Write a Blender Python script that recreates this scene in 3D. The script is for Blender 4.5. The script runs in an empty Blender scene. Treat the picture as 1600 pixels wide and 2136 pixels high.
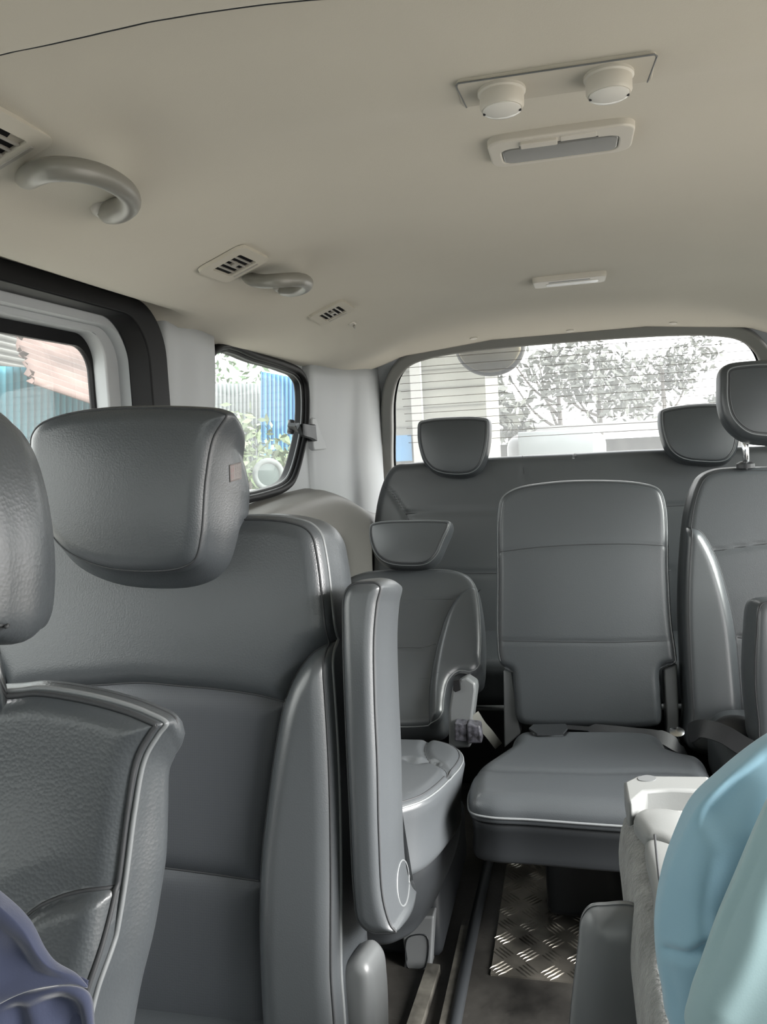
import bpy, bmesh, math, random
import numpy as np
from mathutils import Vector, Matrix
from mathutils.geometry import tessellate_polygon

random.seed(7)
rng = np.random.default_rng(7)
SC = bpy.context.scene
COL = SC.collection

# ------------------------------------------------------------------ camera
CX, CY, F = 800.0, 1068.0, 1700.0
_d = np.array([390.0, -168.0, F]); _d /= np.linalg.norm(_d)
_h = np.array([1.0, -0.055, 0.0])
_n = np.cross(_h, _d); _n /= np.linalg.norm(_n)
if _n[1] > 0: _n = -_n
_x = np.cross(_d, _n)
if _x[0] < 0: _x = -_x
CAM = np.array([0.0, 0.0, 1.06])
cam = bpy.data.cameras.new('camera'); camo = bpy.data.objects.new('camera', cam); COL.objects.link(camo)
def _w(v): return np.array([np.dot(v, _x), np.dot(v, _d), np.dot(v, _n)])
_r, _u, _b = _w([1, 0, 0]), _w([0, -1, 0]), _w([0, 0, -1])
camo.matrix_world = Matrix(((_r[0], _u[0], _b[0], CAM[0]), (_r[1], _u[1], _b[1], CAM[1]), (_r[2], _u[2], _b[2], CAM[2]), (0, 0, 0, 1)))
cam.sensor_fit = 'VERTICAL'; cam.sensor_height = 36.0; cam.lens = 36.0 * F / 2136.0
cam.clip_start = 0.02; cam.clip_end = 500
SC.camera = camo

# ------------------------------------------------------------------ light, exposure
SC.view_settings.view_transform = 'Standard'; SC.view_settings.look = 'None'
SC.view_settings.gamma = 1.0; SC.view_settings.use_curve_mapping = False
SC.view_settings.exposure = 1.70
w = bpy.data.worlds.new('sky'); SC.world = w; w.use_nodes = True
nt = w.node_tree; nt.nodes.clear()
bg = nt.nodes.new('ShaderNodeBackground'); ow = nt.nodes.new('ShaderNodeOutputWorld')
tc = nt.nodes.new('ShaderNodeTexCoord'); sx = nt.nodes.new('ShaderNodeSeparateXYZ'); cr = nt.nodes.new('ShaderNodeValToRGB')
cr.color_ramp.elements[0].position = 0.45; cr.color_ramp.elements[0].color = (0.97, 0.96, 0.95, 1)
cr.color_ramp.elements[1].position = 0.9; cr.color_ramp.elements[1].color = (0.93, 0.96, 1.0, 1)
nt.links.new(tc.outputs['Generated'], sx.inputs[0]); nt.links.new(sx.outputs[2], cr.inputs[0])
nt.links.new(cr.outputs[0], bg.inputs[0]); nt.links.new(bg.outputs[0], ow.inputs[0])
bg.inputs[1].default_value = 2.2
sl_ = bpy.data.lights.new('veiled_sun', 'SUN'); sl_.energy = 6.5; sl_.angle = math.radians(40); sl_.color = (1.0, 0.98, 0.95)
so_ = bpy.data.objects.new('veiled_sun', sl_); COL.objects.link(so_)
so_.rotation_euler = Vector((math.cos(math.radians(-8)) * 0.88, math.sin(math.radians(-8)) * 0.88, 0.47)).to_track_quat('Z', 'Y').to_euler()
SC.cycles.use_denoising = True
SC.cycles.max_bounces = 10; SC.cycles.diffuse_bounces = 6; SC.cycles.transparent_max_bounces = 12
SC.cycles.caustics_reflective = False; SC.cycles.caustics_refractive = False
SC.cycles.sample_clamp_indirect = 8

def portal(loc, rot, sx_, sy_):
    l = bpy.data.lights.new('window_portal', 'AREA'); l.shape = 'RECTANGLE'; l.size = sx_; l.size_y = sy_
    l.cycles.is_portal = True
    o = bpy.data.objects.new('window_portal', l); COL.objects.link(o); o.location = loc; o.rotation_euler = rot; o['kind'] = 'helper'
H = math.pi / 2
portal((-0.86, 0.70, 1.02), (H, 0, -H), 1.15, 0.62)      # sliding door window, left (faces +X)
portal((-0.80, 1.93, 1.11), (H, 0, -H), 0.62, 0.42)
portal((-0.86, -0.43, 1.10), (H, 0, -H), 0.76, 0.25)
portal((0.86, 0.77, 0.70), (H, 0, H), 1.30, 1.24)
portal((0.84, 2.04, 1.06), (H, 0, H), 0.96, 0.52)
portal((0.86, -0.43, 1.10), (H, 0, H), 0.76, 0.25)
portal((0, 3.02, 1.14), (H + 0.0, 0, math.pi), 1.36, 0.60)      # rear glass (faces -Y)
portal((0, -1.12, 1.26), (H, 0, 0), 1.50, 0.26)                 # windscreen (faces +Y)

# ------------------------------------------------------------------ helpers
def ray(px, py):
    v = np.array([px - CX, py - CY, F]); return np.array([v @ _x, v @ _d, v @ _n])
def P(px, py, X=None, Y=None, Z=None):
    r = ray(px, py)
    if X is not None: t = (X - CAM[0]) / r[0]
    elif Y is not None: t = (Y - CAM[1]) / r[1]
    else: t = (Z - CAM[2]) / r[2]
    return CAM + t * r

class Pl:
    """local frame: a along ex, b along ez, y along ey (away from the viewer)"""
    def __init__(s, p0, ex=(1, 0, 0), ez=(0, 0, 1)):
        s.p0 = np.array(p0, float); s.ex = np.array(ex, float); s.ex /= np.linalg.norm(s.ex)
        ez = np.array(ez, float); ez = ez - s.ex * (ez @ s.ex); s.ez = ez / np.linalg.norm(ez)
        s.ey = np.cross(s.ez, s.ex)
    def loc(s, px, py):
        r = ray(px, py); t = ((s.p0 - CAM) @ s.ey) / (r @ s.ey); q = CAM + t * r - s.p0
        return (q @ s.ex, q @ s.ez)
    def locs(s, pts): return [s.loc(*p) for p in pts]
    def w(s, A, B, Y):
        A = np.asarray(A)[..., None]; B = np.asarray(B)[..., None]; Y = np.asarray(Y)[..., None]
        return s.p0 + A * s.ex + B * s.ez + Y * s.ey
def lean(p0, deg, yaw=0, roll=0):
    """plane leaning back by deg, turned about z by yaw"""
    a, c, r = math.radians(deg), math.radians(yaw), math.radians(roll)
    ex = np.array([math.cos(c) * math.cos(r), math.sin(c) * math.cos(r), math.sin(r)])
    fw = np.array([-math.sin(c), math.cos(c), 0])
    ez = fw * math.sin(a) + np.array([0, 0, 1]) * math.cos(a)
    return Pl(p0, ex, ez)

def smooth_closed(pts, n=16):
    pts = [np.array(p, float) for p in pts]; N = len(pts); out = []
    for i in range(N):
        p0, p1, p2, p3 = pts[i - 1], pts[i], pts[(i + 1) % N], pts[(i + 2) % N]
        for k in range(n):
            out.append(cr_(p0, p1, p2, p3, k / n))
    return np.array(out)
def cr_(p0, p1, p2, p3, t):
    # centripetal Catmull-Rom
    def d(a, b): return max(np.linalg.norm(b - a) ** 0.5, 1e-6)
    t0 = 0; t1 = d(p0, p1); t2 = t1 + d(p1, p2); t3 = t2 + d(p2, p3); u = t1 + (t2 - t1) * t
    A1 = (t1 - u) / (t1 - t0) * p0 + (u - t0) / (t1 - t0) * p1
    A2 = (t2 - u) / (t2 - t1) * p1 + (u - t1) / (t2 - t1) * p2
    A3 = (t3 - u) / (t3 - t2) * p2 + (u - t2) / (t3 - t2) * p3
    B1 = (t2 - u) / (t2 - t0) * A1 + (u - t0) / (t2 - t0) * A2
    B2 = (t3 - u) / (t3 - t1) * A2 + (u - t1) / (t3 - t1) * A3
    return (t2 - u) / (t2 - t1) * B1 + (u - t1) / (t2 - t1) * B2
def smooth_open(pts, n=10):
    pts = [np.array(p, float) for p in pts]
    if len(pts) < 3: return np.array([pts[0] + (pts[-1] - pts[0]) * k / n for k in range(n + 1)])
    q = [2 * pts[0] - pts[1]] + pts + [2 * pts[-1] - pts[-2]]; out = []
    for i in range(1, len(q) - 2):
        for k in range(n): out.append(cr_(q[i - 1], q[i], q[i + 1], q[i + 2], k / n))
    out.append(pts[-1]); return np.array(out)
def dist_poly(A, B, poly, closed=True):
    poly = np.asarray(poly)[:, :2]; P0 = poly; P1 = np.roll(poly, -1, 0)
    if not closed: P0, P1 = poly[:-1], poly[1:]
    X = np.asarray(A, float).ravel(); Y = np.asarray(B, float).ravel(); best = np.full(X.shape, 1e9)
    for (x0, y0), (x1, y1) in zip(P0, P1):
        dx, dy = x1 - x0, y1 - y0; L = dx * dx + dy * dy + 1e-12
        t = np.clip(((X - x0) * dx + (Y - y0) * dy) / L, 0, 1)
        best = np.minimum(best, (X - x0 - t * dx) ** 2 + (Y - y0 - t * dy) ** 2)
    return np.sqrt(best).reshape(np.shape(A))
def nearest(A, B, line, closed):
    L = np.asarray(line, float)[:, :2]; P0, P1 = (L, np.roll(L, -1, 0)) if closed else (L[:-1], L[1:])
    best = np.full(A.shape, 1e9); NX, NY = A.copy(), B.copy()
    for (x0, y0), (x1, y1) in zip(P0, P1):
        dx, dy = x1 - x0, y1 - y0; t = np.clip(((A - x0) * dx + (B - y0) * dy) / (dx * dx + dy * dy + 1e-12), 0, 1)
        qx, qy = x0 + t * dx, y0 + t * dy; dd = np.hypot(A - qx, B - qy); m = dd < best
        best = np.where(m, dd, best); NX = np.where(m, qx, NX); NY = np.where(m, qy, NY)
    return best, NX, NY
ONL = [None]
def snap_grid(G, lines):
    """pull the grid vertices nearest a seam onto it, so that every seam runs along mesh edges"""
    on = np.zeros(G.shape[:2], bool); ONL[0] = on
    for L, closed in lines:
        if not closed: continue
        A, B = G[..., 0].copy(), G[..., 1].copy(); ins = inside(A, B, L); d, nx, ny = nearest(A, B, L, True)
        m = np.zeros(A.shape, bool)
        cu = (ins[:, 1:] != ins[:, :-1]) & (d[:, 1:] > 1e-7) & (d[:, :-1] > 1e-7); lo_ = d[:, 1:] < d[:, :-1]
        m[:, 1:] |= cu & lo_; m[:, :-1] |= cu & ~lo_
        cv_ = (ins[1:] != ins[:-1]) & (d[1:] > 1e-7) & (d[:-1] > 1e-7); lo_ = d[1:] < d[:-1]
        m[1:] |= cv_ & lo_; m[:-1] |= cv_ & ~lo_
        m[0] = m[-1] = False; m[:, 0] = m[:, -1] = False
        G[..., 0] = np.where(m, nx, A); G[..., 1] = np.where(m, ny, B); on |= m
    return G
def inside(A, B, poly):
    poly = np.asarray(poly); X = np.asarray(A, float).ravel(); Y = np.asarray(B, float).ravel(); c = np.zeros(X.shape, bool)
    for (x0, y0), (x1, y1) in zip(poly, np.roll(poly, -1, 0)):
        if y0 == y1: continue
        m = ((y0 > Y) != (y1 > Y)) & (X < (x1 - x0) * (Y - y0) / (y1 - y0) + x0)
        c ^= m
    return c.reshape(np.shape(A))

def tag(o, label, cat=None, group=None, kind=None):
    if label: o['label'] = label
    if cat: o['category'] = cat
    if group: o['group'] = group
    if kind: o['kind'] = kind
    return o
def thing(name, loc, label, cat, group=None):
    o = bpy.data.objects.new(name, None); COL.objects.link(o); o.location = tuple(float(v) for v in loc); o.empty_display_size = 0.05
    return tag(o, label, cat, group)
def wloc(o):
    v = Vector((0, 0, 0))
    while o is not None: v = v + o.location; o = o.parent
    return np.array(v)
def obj(name, verts, faces, mat, parent=None, smooth=True, kind=None, label=None, origin=None, flip=False, sharp=None):
    """verts are world coordinates; nothing here is rotated, so a parent only offsets"""
    V = np.asarray(verts, float)
    if origin is None:
        origin = V.mean(0) if parent is not None else np.array([V[:, 0].mean(), V[:, 1].mean(), V[:, 2].min()])
    me = bpy.data.meshes.new(name); me.from_pydata([tuple(p) for p in (V - origin)], [], [tuple(int(i) for i in f) for f in faces]); me.update()
    bm = bmesh.new(); bm.from_mesh(me); bmesh.ops.remove_doubles(bm, verts=bm.verts, dist=1e-6)
    bmesh.ops.recalc_face_normals(bm, faces=bm.faces); bm.to_mesh(me); bm.free()
    me.polygons.foreach_set('use_smooth', [smooth] * len(me.polygons))
    if sharp and smooth: me.set_sharp_from_angle(angle=math.radians(sharp))
    for m in (mat if isinstance(mat, (list, tuple)) else [mat]): me.materials.append(m)
    o = bpy.data.objects.new(name, me); COL.objects.link(o)
    if parent is not None:
        o.parent = parent; o.location = tuple(origin - wloc(parent))
    else: o.location = tuple(origin)
    if kind: o['kind'] = kind
    if label: o['label'] = label
    return o
def bevel(o, wd, seg=3, ang=30):
    m = o.modifiers.new('bevel', 'BEVEL'); m.width = wd; m.segments = seg; m.limit_method = 'ANGLE'; m.angle_limit = math.radians(ang)
    return o

def pad_fn(pl, out, r, bulge, bw, panels, grooves, ry):
    mid_ = (out.max(0) + out.min(0)) / 2; hs_ = (out.max(0) - out.min(0)) / 2
    def f(A, B):
        d = dist_poly(A, B, out); t = np.clip(d / r, 0, 1)
        y = ry * (1 - np.sqrt(np.clip(1 - (1 - t) ** 2, 0, 1)))
        xx = np.clip(np.abs((A - mid_[0]) / hs_[0]), 0, 1); zz = np.clip(np.abs((B - mid_[1]) / hs_[1]), 0, 1)
        y = y - bulge * (1 - xx ** 2.4) * (1 - zz ** 2.4)
        for poly, h, wd in panels:
            poly = np.asarray(poly); m = inside(A, B, poly); dd = dist_poly(A, B, poly)
            y = y - np.where(m, h * (1 - (1 - np.clip(dd / wd, 0, 1)) ** 3), 0)
        for line, wd, dep in grooves:
            dd = dist_poly(A, B, line, False); y = y + dep * np.exp(-(dd / wd) ** 2) * np.clip(d / 0.006, 0, 1)
        return y
    return f
def outline_corners(out, sk=0):
    mn, mx = out.min(0), out.max(0); ids = []
    for c in ((mn[0], mn[1]), (mx[0], mn[1]), (mx[0], mx[1]), (mn[0], mx[1])):
        ids.append(int(np.argmin(((out - np.array(c)) ** 2 / (mx - mn) ** 2).sum(1))))
    return ids
def arc_between(out, i, j, n, ease):
    N = len(out); 
    idx = [k % N for k in range(i, j + 1 if j > i else j + N + 1)]
    p = out[idx]; s = np.r_[0, np.cumsum(np.linalg.norm(np.diff(p, axis=0), axis=1))]; s /= s[-1]
    t = np.linspace(0, 1, n); t = (1 - ease) * t + ease * (0.5 - 0.5 * np.cos(np.pi * t))
    return np.stack([np.interp(t, s, p[:, 0]), np.interp(t, s, p[:, 1])], 1)
def pad(name, pl, outline, th, mat, parent=None, r=0.02, ry=None, rb=None, bulge=0.008, bw=0.05, panels=(), grooves=(),
        N=90, M=90, side=0.0, back=1.0, ease=0.45, split=(), smoothed=True, label=None, kind=None, warp=None, backshift=(0, 0), bfun=None, nosnap=False, sidew=0.0):
    """upholstered pad: front face with rounded rim, bulge, panels and creases; side wall; plain back"""
    ry = ry or r; rb = rb or ry
    out = smooth_closed(outline) if smoothed else np.array(outline, float)
    ar = 0.5 * np.sum(out[:, 0] * np.roll(out[:, 1], -1) - np.roll(out[:, 0], -1) * out[:, 1])
    if ar < 0: out = out[::-1]
    c = outline_corners(out)
    b_ = arc_between(out, c[0], c[1], N, ease); r_ = arc_between(out, c[1], c[2], M, ease)
    t_ = arc_between(out, c[2], c[3], N, ease)[::-1]; l_ = arc_between(out, c[3], c[0], M, ease)[::-1]
    u = np.linspace(0, 1, N); u = (1 - ease) * u + ease * (0.5 - 0.5 * np.cos(np.pi * u)); v = np.linspace(0, 1, M); v = (1 - ease) * v + ease * (0.5 - 0.5 * np.cos(np.pi * v))
    U, V = u[None, :, None], v[:, None, None]
    G = (1 - V) * b_[None] + V * t_[None] + (1 - U) * l_[:, None] + U * r_[:, None] - ((1 - U) * (1 - V) * b_[0] + U * (1 - V) * b_[-1] + (1 - U) * V * t_[0] + U * V * t_[-1])
    snap_grid(G, [(p[0], True) for p in panels] + [(g[0], False) for g in grooves if g[1] < 0.0065 and not nosnap])
    fn = pad_fn(pl, out, r, bulge, bw, panels, grooves, ry)
    Yf = fn(G[..., 0], G[..., 1])
    verts = list(pl.w(G[..., 0], G[..., 1], Yf).reshape(-1, 3)); uvl = list(G.reshape(-1, 2))
    faces = []; on = ONL[0].ravel()
    for i in range(M - 1):
        for j in range(N - 1):
            a_, b2, c_, d_ = i * N + j, i * N + j + 1, (i + 1) * N + j + 1, (i + 1) * N + j
            if on[a_] and on[c_] and not (on[b2] and on[d_]): faces += [(a_, b2, c_), (a_, c_, d_)]
            elif on[b2] and on[d_] and not (on[a_] and on[c_]): faces += [(a_, b2, d_), (b2, c_, d_)]
            else: faces.append((a_, b2, c_, d_))
    nfront = len(faces)
    ring = [j for j in range(N)] + [i * N + N - 1 for i in range(1, M)] + [(M - 1) * N + j for j in range(N - 2, -1, -1)] + [i * N for i in range(M - 2, 0, -1)]
    R = np.array([uvl[k] for k in ring]); cen = R.mean(0)
    tan = np.roll(R, -1, 0) - np.roll(R, 1, 0); nor = np.stack([tan[:, 1], -tan[:, 0]], 1); nor /= np.linalg.norm(nor, axis=1)[:, None] + 1e-9
    prev = ring; K = 7
    bs = np.array(backshift)
    for k in range(1, K + 1):
        t = k / K; yy = ry + (th - ry - rb) * t
        q = (cen + bs * t + (R - cen) * (1 + (back - 1) * t) if bfun is None else R + (bfun(R - cen) + cen - R) * t) + nor * (side * math.sin(math.pi * t) * (1 - sidew * np.clip((R - cen)[:, 1] / (R - cen)[:, 1].max(), 0, 1) ** 2))[:, None]
        base = len(verts); verts += list(pl.w(q[:, 0], q[:, 1], np.full(len(q), yy)))
        cur = list(range(base, base + len(q)))
        for a in range(len(cur)): faces.append((prev[a], prev[a - 1], cur[a - 1], cur[a]))
        prev = cur
    s0 = back; last = cen + bs + (R - cen) * back if bfun is None else cen + bfun(R - cen)
    for k in range(1, 6):
        t = k / 5; yy = th - rb + rb * math.sin(t * H); ins = rb * (1 - math.cos(t * H))
        q = last - nor * ins
        base = len(verts); verts += list(pl.w(q[:, 0], q[:, 1], np.full(len(q), yy))); cur = list(range(base, base + len(q)))
        for a in range(len(cur)): faces.append((prev[a], prev[a - 1], cur[a - 1], cur[a]))
        prev = cur
    # back cap: shrink towards the centre
    ql = last - nor * rb; cl = ql.mean(0)
    for s in (0.75, 0.5, 0.25, 0.02):
        q = cl + (ql - cl) * s; base = len(verts); verts += list(pl.w(q[:, 0], q[:, 1], np.full(len(q), th))); cur = list(range(base, base + len(q)))
        for a in range(len(cur)): faces.append((prev[a], prev[a - 1], cur[a - 1], cur[a]))
        prev = cur
    faces.append(tuple(prev))
    if warp is not None: verts = [warp(np.array(p)) for p in verts]
    rest = faces; subs = []
    if split:
        nf = nfront; cenf = np.array([np.mean([uvl[i] for i in f], axis=0) for f in faces[:nf]]); taken = np.zeros(nf, bool)
        for (sn, poly, sm, sl) in split:
            m = inside(cenf[:, 0], cenf[:, 1], np.asarray(poly)) & ~taken; taken |= m
            subs.append((sn, [faces[i] for i in np.nonzero(m)[0]], sm, sl))
        rest = [faces[i] for i in range(nf) if not taken[i]] + faces[nf:]
    def compact(fs):
        used = sorted({i for f in fs for i in f}); mp = {k: n for n, k in enumerate(used)}
        return [verts[k] for k in used], [tuple(mp[i] for i in f) for f in fs]
    vv, ff = compact(rest)
    o = obj(name, vv, ff, mat, parent, label=label, kind=kind)
    for sn, fs, sm, sl in subs:
        if fs:
            vv, ff = compact(fs); s_ = obj(sn, vv, ff, sm or mat, o, label=sl)
            flip_to(s_, -pl.ey)
    o['_n'] = 0; del o['_n']
    return o, fn, out
def flip_to(o, d):
    me = o.data; s = sum((p.normal.x * d[0] + p.normal.y * d[1] + p.normal.z * d[2]) * p.area for p in me.polygons)
    if s < 0: me.flip_normals()

def tube(name, pts, rad, mat, parent=None, seg=8, closed=False, label=None, cap=True, flat=None, kind=None):
    pts = np.asarray(pts, float); n = len(pts); rad = np.broadcast_to(np.asarray(rad, float), (n,))
    T = np.roll(pts, -1, 0) - np.roll(pts, 1, 0)
    if not closed: T[0] = pts[1] - pts[0]; T[-1] = pts[-1] - pts[-2]
    T /= np.linalg.norm(T, axis=1)[:, None] + 1e-12
    up = np.array([0, 0, 1.0]) if abs(T[0][2]) < 0.9 else np.array([0, 1.0, 0])
    N_ = np.cross(T[0], up); N_ /= np.linalg.norm(N_); verts = []; faces = []
    for i in range(n):
        N_ = N_ - T[i] * (N_ @ T[i]); N_ /= np.linalg.norm(N_) + 1e-12; B_ = np.cross(T[i], N_)
        for k in range(seg):
            a = 2 * math.pi * k / seg; verts.append(pts[i] + rad[i] * (math.cos(a) * N_ + math.sin(a) * B_))
    for i in range(n if closed else n - 1):
        j = (i + 1) % n
        for k in range(seg): faces.append((i * seg + k, i * seg + (k + 1) % seg, j * seg + (k + 1) % seg, j * seg + k))
    if not closed and cap: faces.append(tuple(range(seg))); faces.append(tuple((n - 1) * seg + k for k in range(seg)))
    return obj(name, verts, faces, mat, parent, label=label, kind=kind)
def ribbon(name, pts, nrm, width, th, mat, parent=None, label=None, kind=None):
    """flat strap: pts centreline, nrm face normal per point (or one)"""
    pts = np.asarray(pts, float); n = len(pts); nrm = np.broadcast_to(np.asarray(nrm, float), (n, 3)); width = np.broadcast_to(np.asarray(width, float), (n,))
    T = np.gradient(pts, axis=0); verts = []; faces = []
    for i in range(n):
        t = T[i] / np.linalg.norm(T[i]); nn = nrm[i] - t * (nrm[i] @ t); nn /= np.linalg.norm(nn); s = np.cross(t, nn)
        for a, b in ((-1, -1), (1, -1), (1, 1), (-1, 1)): verts.append(pts[i] + s * a * width[i] / 2 + nn * b * th / 2)
    for i in range(n - 1):
        for k in range(4): faces.append((i * 4 + k, i * 4 + (k + 1) % 4, (i + 1) * 4 + (k + 1) % 4, (i + 1) * 4 + k))
    faces += [(0, 1, 2, 3), tuple((n - 1) * 4 + k for k in range(4))]
    return obj(name, verts, faces, mat, parent, label=label, kind=kind, sharp=40)
def on_pad(pl, fn, line, lift=0.0, n=10, closed=False):
    L = smooth_closed(line, n) if closed else smooth_open(line, n)
    return pl.w(L[:, 0], L[:, 1], fn(L[:, 0], L[:, 1]) - lift)
def inset(out, d):
    tan = np.roll(out, -1, 0) - np.roll(out, 1, 0); nor = np.stack([tan[:, 1], -tan[:, 0]], 1); nor /= np.linalg.norm(nor, axis=1)[:, None] + 1e-9
    q = out - nor * d; keep = dist_poly(q[:, 0], q[:, 1], out) > d * 0.93
    return q[keep]
def plate(name, pl, outline, th, mat, holes=(), parent=None, bev=0.0, seg=3, kind=None, label=None, y0=0.0, smooth=True):
    """flat panel with holes in plane pl, front at y0, thickness th away from the viewer"""
    loops = [list(map(tuple, outline))] + [list(map(tuple, h)) for h in holes]
    tris = tessellate_polygon([[Vector((p[0], p[1], 0)) for p in l] for l in loops])
    flat = [p for l in loops for p in l]; A = np.array(flat); n = len(flat)
    F_ = pl.w(A[:, 0], A[:, 1], np.full(n, y0)); B_ = pl.w(A[:, 0], A[:, 1], np.full(n, y0 + th))
    bm = bmesh.new(); vs = [bm.verts.new(p) for p in list(F_) + list(B_)]
    def mk(ids):
        try: bm.faces.new([vs[i] for i in ids])
        except ValueError: pass
    for t in tris: mk(t); mk([i + n for i in t])
    s = 0
    for l in loops:
        m = len(l)
        for k in range(m): mk((s + k, s + (k + 1) % m, s + (k + 1) % m + n, s + k + n))
        s += m
    bmesh.ops.recalc_face_normals(bm, faces=bm.faces)
    bmesh.ops.dissolve_limit(bm, angle_limit=0.01, verts=bm.verts, edges=bm.edges)
    V = np.array([v.co[:] for v in bm.verts]); bm.verts.index_update(); FF = [[v.index for v in f.verts] for f in bm.faces]; bm.free()
    o = obj(name, V, FF, mat, parent, smooth=smooth, kind=kind, label=label, sharp=35)
    if bev: bevel(o, bev, seg, 40)
    return o
def rrect(x0, x1, y0, y1, r, n=8):
    out = []
    rs = r if isinstance(r, (tuple, list)) else (r,) * 4
    for (cx, cy, a0, rr) in ((x1, y1, 0, rs[0]), (x0, y1, 90, rs[1]), (x0, y0, 180, rs[2]), (x1, y0, 270, rs[3])):
        sx_ = 1 if cx == x1 else -1; sy_ = 1 if cy == y1 else -1
        for k in range(n + 1):
            a = math.radians(a0 + 90 * k / n); out.append((cx - sx_ * rr + rr * math.cos(a), cy - sy_ * rr + rr * math.sin(a)))
    return out
def box(name, c, s, mat, parent=None, bev=0.0, rot=None, kind=None, label=None, seg=3):
    v = np.array([(x, y, z) for x in (-.5, .5) for y in (-.5, .5) for z in (-.5, .5)]) * np.array(s)
    if rot is not None: v = v @ np.array(Matrix.Rotation(rot[0], 3, rot[1])).T
    v = v + np.array(c)
    f = [(0, 1, 3, 2), (4, 6, 7, 5), (0, 4, 5, 1), (2, 3, 7, 6), (0, 2, 6, 4), (1, 5, 7, 3)]
    o = obj(name, v, f, mat, parent, smooth=bev > 0, kind=kind, label=label, sharp=None if bev else 30)
    if bev: bevel(o, bev, seg)
    return o
def grid(name, fn, us, vs, mat, parent=None, kind=None, label=None, th=0.0, nd=None):
    pts = np.array([[fn(u, v) for u in us] for v in vs]); m, n = pts.shape[:2]
    V = list(pts.reshape(-1, 3)); Fc = [(i * n + j, i * n + j + 1, (i + 1) * n + j + 1, (i + 1) * n + j) for i in range(m - 1) for j in range(n - 1)]
    o = obj(name, V, Fc, mat, parent, kind=kind, label=label)
    if nd is not None: flip_to(o, nd)
    if th: md = o.modifiers.new('solid', 'SOLIDIFY'); md.thickness = th; md.offset = -1
    return o
def lathe(name, c, axis, prof, mat, parent=None, seg=32, label=None, sq=1.0):
    axis = np.array(axis, float); axis /= np.linalg.norm(axis); e1 = np.cross(axis, [0, 1, 0.01]); e1 /= np.linalg.norm(e1); e2 = np.cross(axis, e1)
    V = []; Fc = []
    for r_, h_ in prof:
        for k in range(seg):
            a = 2 * math.pi * k / seg; V.append(np.array(c) + axis * h_ + r_ * (math.cos(a) * e1 + math.sin(a) * e2 * sq))
    for i in range(len(prof) - 1):
        for k in range(seg): Fc.append((i * seg + k, i * seg + (k + 1) % seg, (i + 1) * seg + (k + 1) % seg, (i + 1) * seg + k))
    Fc.append(tuple(range(seg))); Fc.append(tuple((len(prof) - 1) * seg + k for k in range(seg)))
    return obj(name, V, Fc, mat, parent, label=label, sharp=40)

# ------------------------------------------------------------------ materials
def mat(name, col, rough=0.5, spec=0.5, bump=0, bscale=300, metal=0, sheen=0, kind='noise', var=0, vscale=5, coat=0, bdist=0.001, stretch=None):
    m = bpy.data.materials.new(name); m.use_nodes = True; t = m.node_tree; b = t.nodes['Principled BSDF']
    b.inputs['Base Color'].default_value = (*col, 1); b.inputs['Roughness'].default_value = rough
    b.inputs['Specular IOR Level'].default_value = spec; b.inputs['Metallic'].default_value = metal
    b.inputs['Sheen Weight'].default_value = sheen; b.inputs['Coat Weight'].default_value = coat
    tcn = t.nodes.new('ShaderNodeTexCoord'); src = tcn.outputs['Object']
    if stretch:
        mp = t.nodes.new('ShaderNodeMapping'); mp.inputs['Scale'].default_value = stretch; t.links.new(src, mp.inputs[0]); src = mp.outputs[0]
    if bump:
        if kind == 'leather':
            tx = t.nodes.new('ShaderNodeTexVoronoi'); tx.inputs['Scale'].default_value = bscale; o_ = tx.outputs['Distance']
        elif kind == 'wave':
            tx = t.nodes.new('ShaderNodeTexWave'); tx.inputs['Scale'].default_value = bscale; o_ = tx.outputs['Fac']
        else:
            tx = t.nodes.new('ShaderNodeTexNoise'); tx.inputs['Scale'].default_value = bscale; tx.inputs['Detail'].default_value = 3; o_ = tx.outputs['Fac']
        bn = t.nodes.new('ShaderNodeBump'); bn.inputs['Strength'].default_value = bump; bn.inputs['Distance'].default_value = bdist
        t.links.new(src, tx.inputs['Vector']); t.links.new(o_, bn.inputs['Height']); t.links.new(bn.outputs[0], b.inputs['Normal'])
    if var:
        n2 = t.nodes.new('ShaderNodeTexNoise'); n2.inputs['Scale'].default_value = vscale; n2.inputs['Detail'].default_value = 5
        rp = t.nodes.new('ShaderNodeValToRGB'); rp.color_ramp.elements[0].position = 0.3; rp.color_ramp.elements[1].position = 0.7
        rp.color_ramp.elements[0].color = (*[c * (1 - var) for c in col], 1); rp.color_ramp.elements[1].color = (*[min(1, c * (1 + var)) for c in col], 1)
        t.links.new(src, n2.inputs['Vector']); t.links.new(n2.outputs['Fac'], rp.inputs[0]); t.links.new(rp.outputs[0], b.inputs['Base Color'])
    return m
LEA = mat('grey_leather', (0.052, 0.058, 0.063), 0.35, 0.55, 0.15, 520, kind='leather', bdist=0.0008)
LEAD = mat('grey_leather_smooth', (0.062, 0.068, 0.073), 0.34, 0.65, 0.10, 620, kind='leather', bdist=0.0006)
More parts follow.
